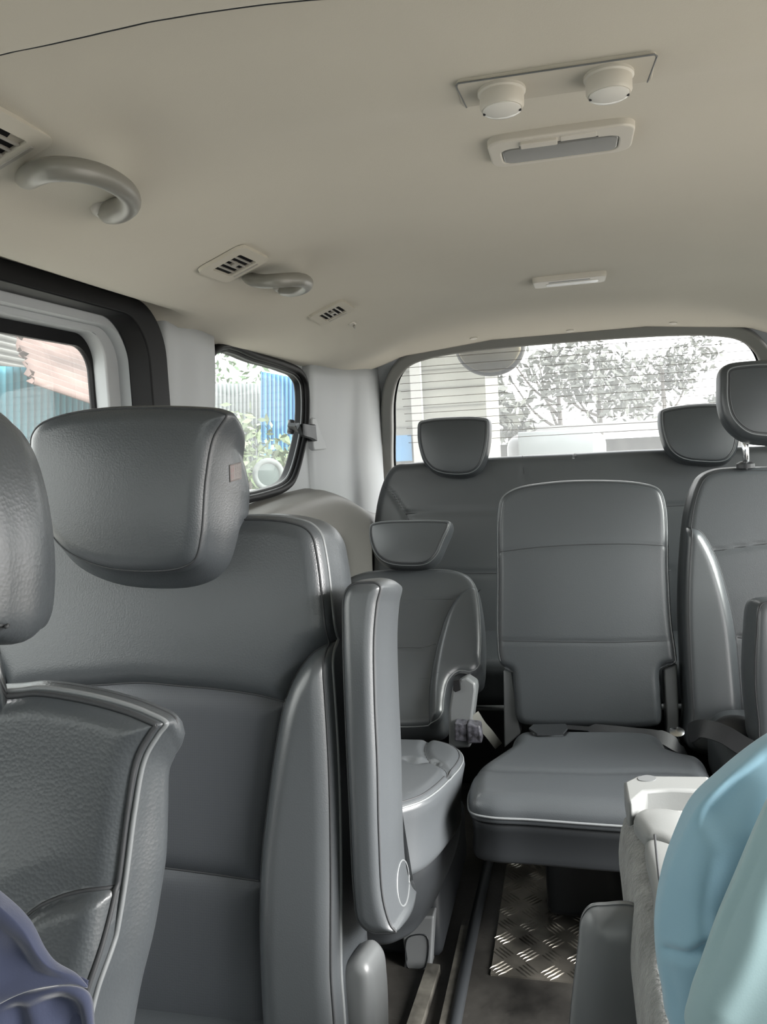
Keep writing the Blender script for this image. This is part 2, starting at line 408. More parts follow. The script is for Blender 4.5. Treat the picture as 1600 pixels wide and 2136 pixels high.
def perforated():
    m = mat('perforated_leather', (0.050, 0.055, 0.063), 0.42, 0.5, 0.15, 600, kind='leather', bdist=0.0006); t = m.node_tree; b = t.nodes['Principled BSDF']
    tcn = t.nodes.new('ShaderNodeTexCoord'); sp = t.nodes.new('ShaderNodeSeparateXYZ'); t.links.new(tcn.outputs['Object'], sp.inputs[0])
    def M(op, a, bb=None):
        n = t.nodes.new('ShaderNodeMath'); n.operation = op
        for i, v in enumerate((a, bb)):
            if v is None: continue
            if isinstance(v, (int, float)): n.inputs[i].default_value = v
            else: t.links.new(v, n.inputs[i])
        return n.outputs[0]
    k = 2 * math.pi / 0.0036
    p = M('MULTIPLY', M('SINE', M('MULTIPLY', M('ADD', sp.outputs[0], sp.outputs[2]), k * 0.7)), M('SINE', M('MULTIPLY', M('SUBTRACT', sp.outputs[0], sp.outputs[2]), k * 0.7)))
    rp = t.nodes.new('ShaderNodeValToRGB'); rp.color_ramp.elements[0].position = 0.55; rp.color_ramp.elements[0].color = (0.052, 0.057, 0.065, 1)
    rp.color_ramp.elements[1].position = 0.75; rp.color_ramp.elements[1].color = (0.042, 0.045, 0.050, 1)
    t.links.new(p, rp.inputs[0]); t.links.new(rp.outputs[0], b.inputs['Base Color']); return m
PERF = perforated()
SEAM = mat('dark_stitch', (0.03, 0.032, 0.035), 0.6)
PIPE = mat('piping_leather', (0.16, 0.17, 0.175), 0.38, 0.5)
STIT = mat('light_stitch', (0.32, 0.33, 0.33), 0.6)
HEAD = mat('headliner_fabric', (0.475, 0.45, 0.388), 0.95, 0.1, 0.25, 700, sheen=0.1, bdist=0.0006, var=0.03, vscale=2.5)
TRIM = mat('light_grey_trim', (0.37, 0.385, 0.395), 0.5, 0.4, 0.12, 900, bdist=0.0004)
TRIMD = mat('taupe_trim', (0.155, 0.15, 0.14), 0.5, 0.4, 0.2, 700, bdist=0.0005)
HPLA = mat('headliner_plastic', (0.50, 0.475, 0.42), 0.42, 0.45)
HEADP = mat('headliner_panel', (0.465, 0.44, 0.38), 0.7, 0.2)
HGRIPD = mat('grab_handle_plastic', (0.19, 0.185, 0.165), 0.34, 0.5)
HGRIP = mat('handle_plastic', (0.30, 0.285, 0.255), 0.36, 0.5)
LENS = mat('lamp_lens', (0.15, 0.15, 0.14), 0.18, 0.5)
LENSC = mat('clear_lens', (0.62, 0.61, 0.57), 0.12, 0.6)
BLK = mat('black_rubber', (0.004, 0.004, 0.0045), 0.5, 0.15)
BLKP = mat('black_plastic', (0.02, 0.021, 0.024), 0.4, 0.5)
DARK = mat('dark_cavity', (0.008, 0.008, 0.009), 0.8, 0.2)
GPLA = mat('grey_plastic', (0.12, 0.127, 0.13), 0.36, 0.5, 0.1, 900, bdist=0.0003)
DPLA = mat('charcoal_plastic', (0.014, 0.016, 0.018), 0.5, 0.4)
FELT = mat('grey_felt', (0.20, 0.205, 0.20), 0.95, 0.1, 0.9, 260, sheen=0.3, bdist=0.003, var=0.25, vscale=60)
LPLA = mat('pale_plastic', (0.18, 0.187, 0.184), 0.42, 0.4, 0.15, 600, bdist=0.0005)
CHR = mat('chrome', (0.75, 0.76, 0.77), 0.18, 0.5, metal=1)
WEB = mat('seat_belt_webbing', (0.016, 0.017, 0.019), 0.5, 0.4, 0.4, 500, bdist=0.0005)
WEBL = mat('pale_webbing', (0.22, 0.22, 0.20), 0.7, 0.2)
BLUE = mat('pale_blue_cloth', (0.20, 0.34, 0.42), 0.75, 0.2, 0.12, 900, sheen=0.35, bdist=0.0004)
BLUE2 = mat('grey_green_cloth', (0.24, 0.35, 0.37), 0.75, 0.2, 0.12, 900, sheen=0.35, bdist=0.0004)
NAVY = mat('navy_cloth', (0.026, 0.032, 0.062), 0.8, 0.2, 0.2, 900, sheen=0.4, bdist=0.0004)
FLOORM = mat('worn_floor_mat', (0.022, 0.021, 0.019), 0.5, 0.4, 0.5, 60, bdist=0.002, var=0.7, vscale=9)
STEEL = mat('tread_plate', (0.33, 0.31, 0.27), 0.27, 0.5, metal=0.8, var=0.8, vscale=7)

def glass(name, dust, tint, refl=0.06):
    m = bpy.data.materials.new(name); m.use_nodes = True; t = m.node_tree; t.nodes.clear()
    o = t.nodes.new('ShaderNodeOutputMaterial'); tr = t.nodes.new('ShaderNodeBsdfTransparent'); tr.inputs[0].default_value = (*tint, 1)
    tl = t.nodes.new('ShaderNodeBsdfTranslucent'); tl.inputs[0].default_value = (0.9, 0.92, 0.92, 1)
    gl = t.nodes.new('ShaderNodeBsdfGlossy'); gl.inputs['Roughness'].default_value = 0.02; gl.inputs[0].default_value = (1, 1, 1, 1)
    m1 = t.nodes.new('ShaderNodeMixShader'); m1.inputs[0].default_value = dust; m2 = t.nodes.new('ShaderNodeMixShader'); m2.inputs[0].default_value = refl
    t.links.new(tr.outputs[0], m1.inputs[1]); t.links.new(tl.outputs[0], m1.inputs[2]); t.links.new(m1.outputs[0], m2.inputs[1]); t.links.new(gl.outputs[0], m2.inputs[2]); t.links.new(m2.outputs[0], o.inputs[0])
    return m
GL = glass('side_glass', 0.03, (0.82, 0.84, 0.83), 0.03)
GLR = glass('rear_glass', 0.05, (0.74, 0.75, 0.75), 0.03)
GLF = glass('front_glass', 0.02, (0.9, 0.93, 0.92), 0.02)

# ------------------------------------------------------------------ the shell
PX = [0, 0.20, 0.34, 0.45, 0.55, 0.64, 0.70, 0.745, 0.80]
PZ = [1.432, 1.430, 1.422, 1.400, 1.362, 1.326, 1.312, 1.302, 1.297]
HANDLES = [(-0.56, 0.85), (-0.55, 1.46)]
def sst(a, b, x): t = min(1, max(0, (x - a) / (b - a))); return t * t * (3 - 2 * t)
def ceil(X, Y):
    z = float(np.interp(abs(X), PX, PZ)); f = 1 - sst(0.5, 0.78, abs(X))
    # soft smoothing of the profile
    z = 0.25 * float(np.interp(abs(X) - 0.04, PX, PZ)) + 0.5 * z + 0.25 * float(np.interp(abs(X) + 0.04, PX, PZ))
    z -= 0.010 * math.exp(-((Y - 0.90) / 0.05) ** 2) * (1 - sst(0.15, 0.42, abs(X)))
    z += 0.012 * sst(0.84, 0.62, Y) * f
    z += 0.036 * sst(0.68, 0.74, abs(X)) * sst(1.50, 1.38, Y)
    z -= 0.012 * math.exp(-((Y - 2.50) / 0.12) ** 2) * f
    z -= max(0.0, z - (1.388 - 0.10 * max(0, abs(X) - 0.25))) * sst(2.45, 2.80, Y)
    z -= 0.004 * math.sin(Y * 7.5 + X * 2) * f
    for hx, hy in HANDLES:
        if X < 0:
            u = (Y - hy) / 0.12; v = (X - (hx - 0.035)) / 0.05
            z += 0.022 * math.exp(-(u * u) ** 2 - (v * v))
    return z
def ceil_hit(px, py):
    r = ray(px, py); lo = 0
    t = 0.0; st = 0.002 / np.linalg.norm(r) * 1
    lo, hi = 0.0, None; t = 0
    while t < 5 / np.linalg.norm(r):
        q = CAM + t * r
        if q[2] > ceil(q[0], q[1]): hi = t; break
        t += 0.01 / np.linalg.norm(r)
    lo = t - 0.01 / np.linalg.norm(r)
    for _ in range(20):
        m = (lo + hi) / 2; q = CAM + m * r
        if q[2] > ceil(q[0], q[1]): hi = m
        else: lo = m
    return CAM + hi * r
def ceil_frame(c, along_y=True):
    """frame on the ceiling at point c: plane ey points up into the ceiling"""
    X, Y = c[0], c[1]; e = 0.03
    n = np.array([-(ceil(X + e, Y) - ceil(X - e, Y)) / (2 * e), -(ceil(X, Y + e) - ceil(X, Y - e)) / (2 * e), 1.0]); n /= np.linalg.norm(n)
    ex = np.array([1.0, 0, 0]); ex = ex - n * (ex @ n); ex /= np.linalg.norm(ex); ez = np.cross(ex, n)   # ez x ex = n
    return Pl(c, ex, ez if np.cross(ez, ex) @ n > 0 else -ez)
xs = np.r_[-0.80, np.linspace(-0.775, 0.775, 63), 0.80]; ys = np.linspace(-1.15, 2.83, 150)
grid('ceiling', lambda u, v: (u, v, ceil(u, v)), xs, ys, HEAD, kind='structure', th=0.02, nd=(0, 0, -1))
# outer roof skin
grid('roof', lambda u, v: (u, v, 1.50 - 0.12 * (u / 0.84) ** 2), np.linspace(-0.86, 0.86, 12), np.linspace(-1.2, 3.0, 4), GPLA, kind='structure', th=0.01)

# floor
def fl(u, v): return (u, v, 0.0)
box('floor', (0, 0.95, -0.02), (1.66, 4.3, 0.04), FLOORM, kind='structure')
def tread_plate():
    V = []; Fc = []
    def add(vs, fs):
        b = len(V); V.extend(vs); Fc.extend([tuple(i + b for i in f) for f in fs])
    x0, x1, y0, y1 = -0.19, 0.12, 1.52, 2.4
    add([(x0, y0, 0), (x1, y0, 0), (x1, y1, 0), (x0, y1, 0), (x0, y0, .004), (x1, y0, .004), (x1, y1, .004), (x0, y1, .004)], [(4, 5, 6, 7), (0, 1, 5, 4), (1, 2, 6, 5), (2, 3, 7, 6), (3, 0, 4, 7)])
    s = 0.050; i = 0
    for gy in np.arange(y0 + .02, y1 - .02, s):
        j = 0
        for gx in np.arange(x0 + .02, x1 - .01, s):
            an = math.radians(45 if (i + j) % 2 == 0 else -45)
            dx, dy = math.cos(an), math.sin(an)
            for k in (-1.5, -.5, .5, 1.5):
                cx, cy = gx - dy * k * 0.0088, gy + dx * k * 0.0088; L = 0.0195; wd = 0.0021
                a = [(cx - dx * L, cy - dy * L, .0045), (cx + dy * wd, cy - dx * wd, .0042), (cx + dx * L, cy + dy * L, .0045), (cx - dy * wd, cy + dx * wd, .0042),
                     (cx - dx * L * .6, cy - dy * L * .6, .0062), (cx + dx * L * .6, cy + dy * L * .6, .0062)]
                add(a, [(0, 1, 4), (1, 5, 4), (1, 2, 5), (2, 3, 5), (3, 4, 5), (3, 0, 4)])
            j += 1
        i += 1
    o = obj('tread_plate', V, Fc, STEEL, smooth=False); tag(o, 'worn silver five-bar tread plate on the aisle floor under the centre seat', 'floor plate')
tread_plate()
# raised aisle step edge and floor rails left of the aisle
rl = smooth_open([P(1030, 1752, Z=0.02), P(1000, 1880, Z=0.02), P(975, 2000, Z=0.02), P(940, 2180, Z=0.02)], 6)
tag(tube('floor_edge_trim', rl, 0.012, DPLA), 'dark rubber edging strip along the left side of the tread plate', 'trim strip')
for i, (a, b) in enumerate((((905, 2020), (850, 2190)), ((975, 1940), (925, 2180)))):
    p0, p1 = P(*a, Z=0.012), P(*b, Z=0.012)
    o = ribbon('seat_rail', [p0, (p0 + p1) / 2, p1], (0, 0, 1), 0.026, 0.02, mat('worn_rail%d' % i, (0.07, 0.067, 0.058), 0.45, 0.5, var=0.6, vscale=25, metal=0.3))
    tag(o, ['worn metal seat rail in the floor by the plastic foot of the left rear seat', 'dusty metal seat rail nearer the tread plate'][i], 'seat rail')

# ---- left wall
WL = Pl((-0.78, 0, 0), (0, 1, 0), (0, 0, 1))          # a = Y, b = Z, ey = ez x ex = -X
assert WL.ey[0] < 0
WR = Pl((0.78, 0, 0), (0, -1, 0), (0, 0, 1))          # a = -Y, ey = +X
dopen = rrect(0.12, 1.415, 0.08, 1.318, 0.085, 10)
front_open = rrect(-0.80, -0.05, 0.98, 1.22, 0.05, 6)  # unseen front side windows, made small to cut light from the front
QW = [P(*p, X=-0.78)[1:] for p in [(452, 722), (530, 742), (596, 763), (620, 776), (632, 800), (634, 880), (622, 950), (606, 1000), (590, 1018), (540, 1036), (500, 1046)]]
qw = [tuple(p) for p in QW] + [(1.60, 0.915), (1.58, 1.0), (1.62, 1.2)]
qs2 = rrect(1.56, 2.52, 0.80, 1.31, 0.06, 6)  # unseen right quarter window, enlarged to let in more side light
outer = [(-1.15, 0.0), (2.98, 0.0), (2.98, 1.33), (-1.15, 1.33)]
qs = smooth_closed(qw, 4)
plate('wall_left', WL, outer, 0.03, TRIM, holes=[dopen, front_open, qs], kind='structure')
mir = lambda L: [(-a, b) for a, b in L]
plate('wall_right', WR, mir(outer), 0.03, TRIM, holes=[mir(dopen), mir(front_open), mir(qs2)], kind='structure')
# opening seals
def ring_tube(name, pl, loop, rad, mt, y=0.0, parent=None, kind=None, seg=10, flat=1.0):
    L = np.array(loop); return tube(name, pl.w(L[:, 0], L[:, 1], np.full(len(L), y)), rad, mt, parent, seg=seg, closed=True, kind=kind)
seal = plate('trim_1', WL, rrect(0.10, 1.447, 0.06, 1.338, 0.10, 12), 0.045, BLK, holes=[rrect(0.14, 1.380, 0.10, 1.306, 0.08, 12)], kind='structure', y0=-0.035, bev=0.012, seg=4)
seal['label'] = 'black rubber seal around the left sliding door opening'
plate('trim_2', WR, mir(rrect(0.10, 1.447, 0.06, 1.338, 0.10, 12)), 0.045, BLK, holes=[mir(rrect(0.14, 1.380, 0.10, 1.306, 0.08, 12))], kind='structure', y0=-0.035, bev=0.012, seg=4)
# sliding doors
def door(name, pl, m, lab):
    s = 1 if m else -1
    f = (lambda L: L) if not m else mir
    # window opening, traced on the door plane
    y_top, y_r = 1.280, 1.345
    win = rrect(0.24, y_r, 0.80, y_top, (0.05, 0.05, 0.06, 0.06), 10)
    d = plate(name, pl, f(rrect(0.10, 1.50, 0.06, 1.345, 0.08, 8)), 0.035, TRIM, holes=[f(rrect(0.24 - .012, y_r + .040, 0.80 - .02, y_top + .012, 0.065, 10))], kind='structure', y0=0.012, bev=0.012, seg=4)
    plate('window_reveal', pl, f(rrect(0.21, y_r + .052, 0.77, y_top + .024, 0.06, 10)), 0.03, TRIM, holes=[f(win)], parent=d, y0=0.034, bev=0.006)
    plate('window_gasket', pl, f(rrect(0.225, y_r + .006, 0.785, y_top + .004, 0.05, 10)), 0.012, BLK, holes=[f(rrect(0.25, y_r - .004, 0.815, y_top - .022, 0.045, 10))], parent=d, y0=0.060, bev=0.003)
    plate('window_pane', pl, f(rrect(0.225, y_r + .006, 0.785, y_top + .006, 0.05, 10)), 0.004, GL, parent=d, y0=0.068)
    d['label'] = lab
    return d
door('door_1', WL, False, 'light grey sliding door with glazed window on the left side')
# unseen right sliding door assumed open, its empty opening lets in side light
for nm, pl, m in (('window_1', WL, False), ('window_2', WR, True)):
    f = mir if m else (lambda L: L)
    plate(nm, pl, f(rrect(-0.82, -0.03, 0.96, 1.24, 0.05, 6)), 0.004, GLF, y0=0.032, kind='structure')
# quarter windows
def quarter(nm, pl, m):
    f = (lambda L: [tuple(p) for p in L]) if not m else (lambda L: [(-p[0], p[1]) for p in L])
    q = np.array(qs if not m else qs2); ar = 0.5 * np.sum(q[:, 0] * np.roll(q[:, 1], -1) - np.roll(q[:, 0], -1) * q[:, 1])
    if ar < 0: q = q[::-1]
    q_in = inset(q, 0.016); q_lip = inset(q, 0.008)
    w_ = plate(nm, pl, f(q), 0.004, GL, y0=0.022, kind='structure')
    plate('window_gasket', pl, f(q), 0.030, BLK, holes=[f(q_in)], parent=w_, y0=-0.004, bev=0.004)
    A = np.array(f(inset(q, 0.001))); tube('gasket_lip', pl.w(A[:, 0], A[:, 1], np.full(len(A), -0.008)), 0.010, BLK, w_, closed=True, seg=10)
    A = np.array(f(inset(q, 0.015))); tube('chrome_line', pl.w(A[:, 0], A[:, 1], np.full(len(A), 0.004)), 0.0022, GPLA, w_, closed=True, seg=6)
    return w_
wq = quarter('window_3', WL, False); quarter('window_4', WR, True)

# C pillar trim (between sliding door and quarter window)
def loft_v(name, path, z0, z1, mt, kind='structure', label=None, mirror=False, n=14, parent=None):
    """path: list of (X,Y); z0,z1 functions of path parameter"""
    L = smooth_open(path, 8); s = -1 if mirror else 1; m = len(L)
    us = range(m); vs = np.linspace(0, 1, n)
    def fn(u, v):
        t = u / (m - 1); x, y = L[u]; a = z0(t) if callable(z0) else z0; b = z1(t) if callable(z1) else z1
        z = a + (b - a) * v; x2 = x + 0.02 * sst(1.0, 1.3, z)
        return (s * x2, y, z)
    return grid(name, fn, us, vs, mt, kind=kind, label=label, th=0.004, parent=parent, nd=(s, 0, 0))
for mr, nm in ((False, 'trim_3'),):
    loft_v(nm, [(-0.80, 1.452), (-0.768, 1.458), (-0.760, 1.50), (-0.750, 1.555), (-0.754, 1.61), (-0.764, 1.665), (-0.80, 1.685)], 0.86, lambda t: 1.318 - 0.012 * t, TRIM, mirror=mr)
# D pillar trim
for mr, nm in ((False, 'trim_5'),):
    loft_v(nm, [(-0.80, 2.368), (-0.776, 2.372), (-0.767, 2.42), (-0.755, 2.58), (-0.738, 2.70), (-0.715, 2.75), (-0.700, 2.80), (-0.692, 2.88), (-0.69, 2.99)], lambda t: 0.80 - 0.06 * t, lambda t: 1.305 + 0.035 * t, TRIM, mirror=mr)
# lower side panel with the window ledge
prof = [(-0.80, 0.938), (-0.775, 0.932), (-0.745, 0.922), (-0.715, 0.905), (-0.70, 0.87), (-0.695, 0.80), (-0.69, 0.60), (-0.69, 0.0)]
prs = smooth_open(prof, 6)
for mr, nm in ((False, 'trim_7'), (True, 'trim_8')):
    s = -1 if mr else 1
    def pf(u, v):
        x, z = prs[u]; dz = (-0.02 + 0.02 * sst(1.5, 2.2, v) - 0.11 * sst(2.3, 2.9, v)) if z > 0.5 else 0.0
        if mr: dz -= 0.13 * (z > 0.7)
        return (s * (x + 0.03 * sst(1.9, 2.7, v) * (1 if z < 0.93 else 0.3)), v, z + dz)
    grid(nm, pf, range(len(prs)), np.linspace(1.42, 2.95, 40), TRIMD, kind='structure', th=0.01, nd=(s, 0, 0.3))

# rear window
RWp = lean((0, 2.83, 1.40), -26)                    # leans towards the rear as it goes down
rw_in = [(820, 990), (819, 900), (820, 835), (832, 790), (858, 762), (900, 747), (1000, 731), (1200, 711), (1400, 697), (1500, 692)]
rl_in = RWp.locs(rw_in); rl_in[-1] = (rl_in[-1][0], rl_in[-1][1]); 
half = [(a, b) for a, b in rl_in if a < 0]; half_b = [(half[0][0], half[0][1] - 0.30)] + half
full_in = half_b + [(-a, b) for a, b in half_b[::-1]]
off = 0.045
ro = smooth_closed(full_in, 4); 
area = 0.5 * np.sum(ro[:, 0] * np.roll(ro[:, 1], -1) - np.roll(ro[:, 0], -1) * ro[:, 1])
ro = ro if area > 0 else ro[::-1]
tan = np.roll(ro, -1, 0) - np.roll(ro, 1, 0); nor = np.stack([tan[:, 1], -tan[:, 0]], 1); nor /= np.linalg.norm(nor, axis=1)[:, None]
ro_out = ro + nor * 0.030
outer_r = [(-0.85, -1.55), (0.85, -1.55), (0.85, 0.06), (-0.85, 0.06)]
ro_mid = ro + nor * 0.028
plate('wall_back', RWp, outer_r, 0.02, TRIM, holes=[[tuple(p) for p in ro_mid]], kind='structure', y0=0.03)
rw = plate('window_5', RWp, [tuple(p) for p in ro_mid], 0.004, GLR, kind='structure', y0=0.045)
plate('window_frame', RWp, [tuple(p) for p in (ro + nor * 0.042)], 0.05, mat('frame_trim', (0.20, 0.20, 0.19), 0.55), holes=[[tuple(p) for p in ro]], parent=rw, y0=-0.012, bev=0.008, label='dark grey surround of the rear window')
plate('window_gasket', RWp, [tuple(p) for p in (ro + nor * 0.004)], 0.01, BLK, holes=[[tuple(p) for p in (ro - nor * 0.006)]], parent=rw, y0=0.034)
for k in range(13):
    b = -0.05 - 0.030 * k; hwid = 0.60 if k else 0.56
    tube('defroster_line', RWp.w(np.linspace(-hwid, hwid, 10), np.full(10, b), np.full(10, 0.0435)), 0.0009, mat('heater_line', (0.12, 0.10, 0.08), 0.6) if k == 0 else bpy.data.materials['heater_line'], rw, seg=4)

# front end (behind the camera), unseen windscreen kept low to cut front light
WF = Pl((0, -1.10, 0), (-1, 0, 0), (0, 0, 1))
plate('wall_front', WF, [(-0.83, -0.04), (0.83, -0.04), (0.83, 1.46), (-0.83, 1.46)], 0.03, DPLA, holes=[rrect(-0.76, 0.76, 1.14, 1.38, 0.08)], kind='structure')
plate('window_6', WF, rrect(-0.78, 0.78, 1.12, 1.40, 0.08), 0.005, GLF, kind='structure', y0=0.032)
box('trim_9', (0, -0.88, 0.62), (1.5, 0.40, 0.22), DPLA, kind='structure', bev=0.05)

# ------------------------------------------------------------------ ceiling fittings
def air_vent(px, py, label, scale=1.0, turn=0):
    c = ceil_hit(px, py); pl = ceil_frame(c); v = thing('air_vent', c, label, 'air vent', 'air vents along the left edge of the ceiling')
    # long side along Y : local a = X, b = +-Y
    hw, hl = 0.052 * scale, 0.070 * scale
    fr = plate('frame', pl, rrect(-hw, hw, -hl, hl, 0.014), 0.006, HEADP, holes=[rrect(-hw * .60, hw * .60, -hl * .60, hl * .60, 0.004)], parent=v, bev=0.002, y0=-0.0060)
    plate('backing', pl, rrect(-hw * .60, hw * .60, -hl * .60, hl * .60, 0.004), 0.002, DARK, parent=v, y0=-0.0010)
    n = 5
    for k in range(1, n):
        a = -hw * .6 + 2 * hw * .6 * k / n
        plate('slat', pl, rrect(a - 0.0019 * scale, a + 0.0019 * scale, -hl * .6, hl * .6, 0.001, 2), 0.002, HGRIP, parent=v, y0=-0.0045)
    plate('slat_knob', pl, rrect(-0.006, 0.006, -0.007, 0.007, 0.002, 3), 0.006, HGRIP, parent=v, y0=-0.006, bev=0.001)
    plate('thumb_wheel', pl, rrect(-hw * .55, hw * .55, -hl * .82, -hl * .72, 0.002, 3), 0.004, HGRIP, parent=v, y0=-0.007, bev=0.001)
    return v
air_vent(-44, 288, 'beige ceiling air vent cut by the left edge of the photo', 0.88)
air_vent(487, 548, 'beige slatted ceiling air vent between the two grab handles', 0.85)
air_vent(692, 650, 'small beige slatted air vent farthest back beside the coat hook', 0.85)

def off_ray(px, py, d):
    """point on the pixel's ray that hangs d below the headliner"""
    r = ray(px, py); t0 = 0.3 / np.linalg.norm(r); lo, hi = t0, 5 / np.linalg.norm(r); t = t0
    while t < hi:
        q = CAM + t * r
        if ceil(q[0], q[1]) - q[2] < d: break
        t += 0.004 / np.linalg.norm(r)
    return CAM + t * r
_gp = [(46, 376, .002), (58, 368, .014), (78, 358, .028), (108, 350, .038), (150, 350, .042), (195, 359, .043), (238, 378, .041), (266, 400, .036), (268, 424, .027), (246, 438, .015), (226, 440, .003)]
_g0 = np.array([-0.535, 0.86, 0])
GOFF = []
for a_, b_, d_ in _gp:
    q_ = off_ray(a_, b_, d_); GOFF.append((q_[0] - _g0[0], q_[1] - _g0[1], d_))
def grab_handle(gx, gy, label, s=1.0):
    """arched grip along Y whose rear end curls back into its foot"""
    v = thing('grab_handle', (gx, gy, ceil(gx, gy)), label, 'grab handle', 'grab handles on the left edge of the ceiling')
    pts = [np.array([gx + a * s, gy + b * s, ceil(gx + a * s, gy + b * s) - d * s]) for a, b, d in GOFF]
    S = smooth_open(pts, 8); n = len(S); t = np.linspace(0, 1, n)
    rad = (0.0122 - 0.006 * np.clip(1 - t / .12, 0, 1) ** 2 + 0.003 * np.clip((t - .70) / .2, 0, 1)) * s
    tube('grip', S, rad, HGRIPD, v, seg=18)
    for e in (S[-1],):
        lathe('foot', e + np.array([0, 0, 0.004]), (0.35, 0, -1), [(0.021 * s, -0.010), (0.021 * s, 0), (0.016 * s, 0.006 * s), (0.008 * s, 0.009 * s)], HGRIP, v, seg=20)
    return v
grab_handle(_g0[0], _g0[1], 'large grey-beige grab handle nearest the camera, above the sliding door')
_h2 = ceil_hit(585, 592)
grab_handle(_g0[0] + 0.012, _g0[1] + 0.61, 'smaller-looking grab handle between the two slatted air vents')

def dome_lamp(px, py, label, w_, l_, small=False):
    """ez of the ceiling frame may run either way; s makes +b point towards the camera"""
    c = ceil_hit(px, py); pl = ceil_frame(c); v = thing('dome_lamp', c, label, 'ceiling lamp'); s = -1 if pl.ez[1] > 0 else 1
    def rr(x0, x1, b0, b1, r_, n=8): return rrect(x0, x1, min(s * b0, s * b1), max(s * b0, s * b1), r_, n)
    if not small:
        lens = rr(-w_ * .41, w_ * .40, -l_ * .40, l_ * .18, 0.014)
        plate('housing', pl, rr(-w_ / 2, w_ / 2, -l_ / 2, l_ / 2, 0.022, 10), 0.014, HPLA, holes=[lens], parent=v, y0=-0.010, bev=0.004, seg=4)
        plate('lens', pl, lens, 0.006, LENS, parent=v, y0=-0.0100, bev=0.0025)
        plate('switch', pl, rr(-0.048, -0.003, l_ * .25, l_ * .42, 0.002, 4), 0.006, HPLA, parent=v, y0=-0.0140, bev=0.001)
        plate('switch', pl, rr(0.000, 0.044, l_ * .25, l_ * .42, 0.002, 4), 0.006, HPLA, parent=v, y0=-0.0108, bev=0.001)
        plate('switch_gap', pl, rr(-0.050, 0.046, l_ * .22, l_ * .25, 0.001, 3), 0.003, DPLA, parent=v, y0=-0.0104)
    else:
        plate('housing', pl, rr(-w_ / 2, w_ / 2, -l_ / 2, l_ / 2, 0.016, 10), 0.016, HPLA, parent=v, y0=-0.013, bev=0.004, seg=4)
        plate('lens', pl, rr(-w_ * .32, w_ * .40, -l_ * .30, l_ * .12, 0.010), 0.004, LENSC, parent=v, y0=-0.0145, bev=0.001)
        plate('switch_gap', pl, rr(-w_ * .28, w_ * .28, l_ * .20, l_ * .30, 0.002, 3), 0.003, GPLA, parent=v, y0=-0.0140)
    return v
dome_lamp(1168, 291, 'large beige dome lamp with dark grey lens behind the two spotlights', 0.178, 0.100)
dome_lamp(1187, 578, 'slim pale dome lamp near the rear of the ceiling', 0.172, 0.105, True)

def spots():
    c = ceil_hit(1156, 168); pl = ceil_frame(c)
    v = thing('spotlight_panel', c, 'beige ceiling panel carrying two round map reading spotlights', 'ceiling lamp')
    plate('panel', pl, rrect(-0.098, 0.098, -0.028, 0.028, 0.006), 0.008, HEADP, parent=v, y0=-0.0025, bev=0.001)
    sg = -1 if pl.ez[1] > 0 else 1
    tube('panel_gap', [pl.w(a_, sg * b_, -0.0022) for a_, b_ in ((-0.094, -0.028), (-0.0985, 0.024), (-0.096, 0.0285), (0, 0.0285), (0.096, 0.0285), (0.0985, 0.024), (0.094, -0.028))], 0.0009, GPLA, v, seg=6)
    for a in (-0.054, 0.054):
        q = pl.w(a, 0.0, -0.004)
        sp = lathe('spotlight', q, -pl.ey, [(0.0250, -0.002), (0.0250, 0.0015), (0.0230, 0.003), (0.0230, 0.015), (0.0210, 0.0185)], HPLA, v)
        lathe('spotlight_lens', q, -pl.ey, [(0.0200, 0.016), (0.0200, 0.0195), (0.016, 0.0215), (0.008, 0.0225), (0.001, 0.0228)], LENSC, sp, label='clear round lens')
        for dx in (-1, 1):
            lathe('screw', q + dx * 0.0185 * pl.ex - pl.ey * 0.0 + pl.ez * 0.0, -pl.ey, [(0.0014, 0.016), (0.0014, 0.0215), (0.0005, 0.0218)], BLKP, sp, seg=8)
spots()
# overhead panel edge
pA, pB = P(-60, 122, Z=1.437), P(620, -12, Z=1.437)
ed = smooth_open([ceil_hit(-60, 118), ceil_hit(0, 108), ceil_hit(150, 76), ceil_hit(330, 36), ceil_hit(560, 2), ceil_hit(700, -10)], 8)
def ohp(u, v):
    p = ed[u]; y = p[1] - v * 0.40; return (p[0], y, ceil(p[0], y) - 0.010 * (1 - math.exp(-v / 0.02)) - 0.0005)
oc = grid('overhead_panel', ohp, range(len(ed)), [0, .005, .01, .02, .03, .05, .1, .2, .4, .7, 1], HEAD, nd=(0, 0, -1))
tube('panel_gap', [p + np.array([0, 0, ceil(p[0], p[1]) - p[2] - 0.001]) for p in ed], 0.0022, DPLA, oc)
tag(oc, 'raised headliner panel edge crossing the upper left corner of the ceiling', 'ceiling panel')
# coat hook and trim clips
c = ceil_hit(735, 675); hk = thing('coat_hook', c, 'tiny beige coat hook on the ceiling beside the farthest vent', 'hook')
pl = ceil_frame(c); plate('hook_base', pl, rrect(-0.008, 0.008, -0.016, 0.016, 0.006), 0.006, HPLA, parent=hk, y0=-0.003, bev=0.002)
tube('hook_tab', smooth_open([pl.w(0, -0.01, -0.003), pl.w(0.002, 0, -0.012), pl.w(0.003, 0.01, -0.010)], 5), 0.003, HGRIP, hk)
for px, py, lb in ((988, 703, 'left'), (1189, 687, 'middle'), (1404, 671, 'right')):
    c = ceil_hit(px, py + 2); pl = ceil_frame(c)
    o = lathe('trim_clip', c, -pl.ey, [(0.013, -0.002), (0.012, 0.003), (0.006, 0.005)], HPLA, seg=16)
    tag(o, '%s of the three round trim clips above the rear window' % lb, 'trim clip', 'round trim clips above the rear window')

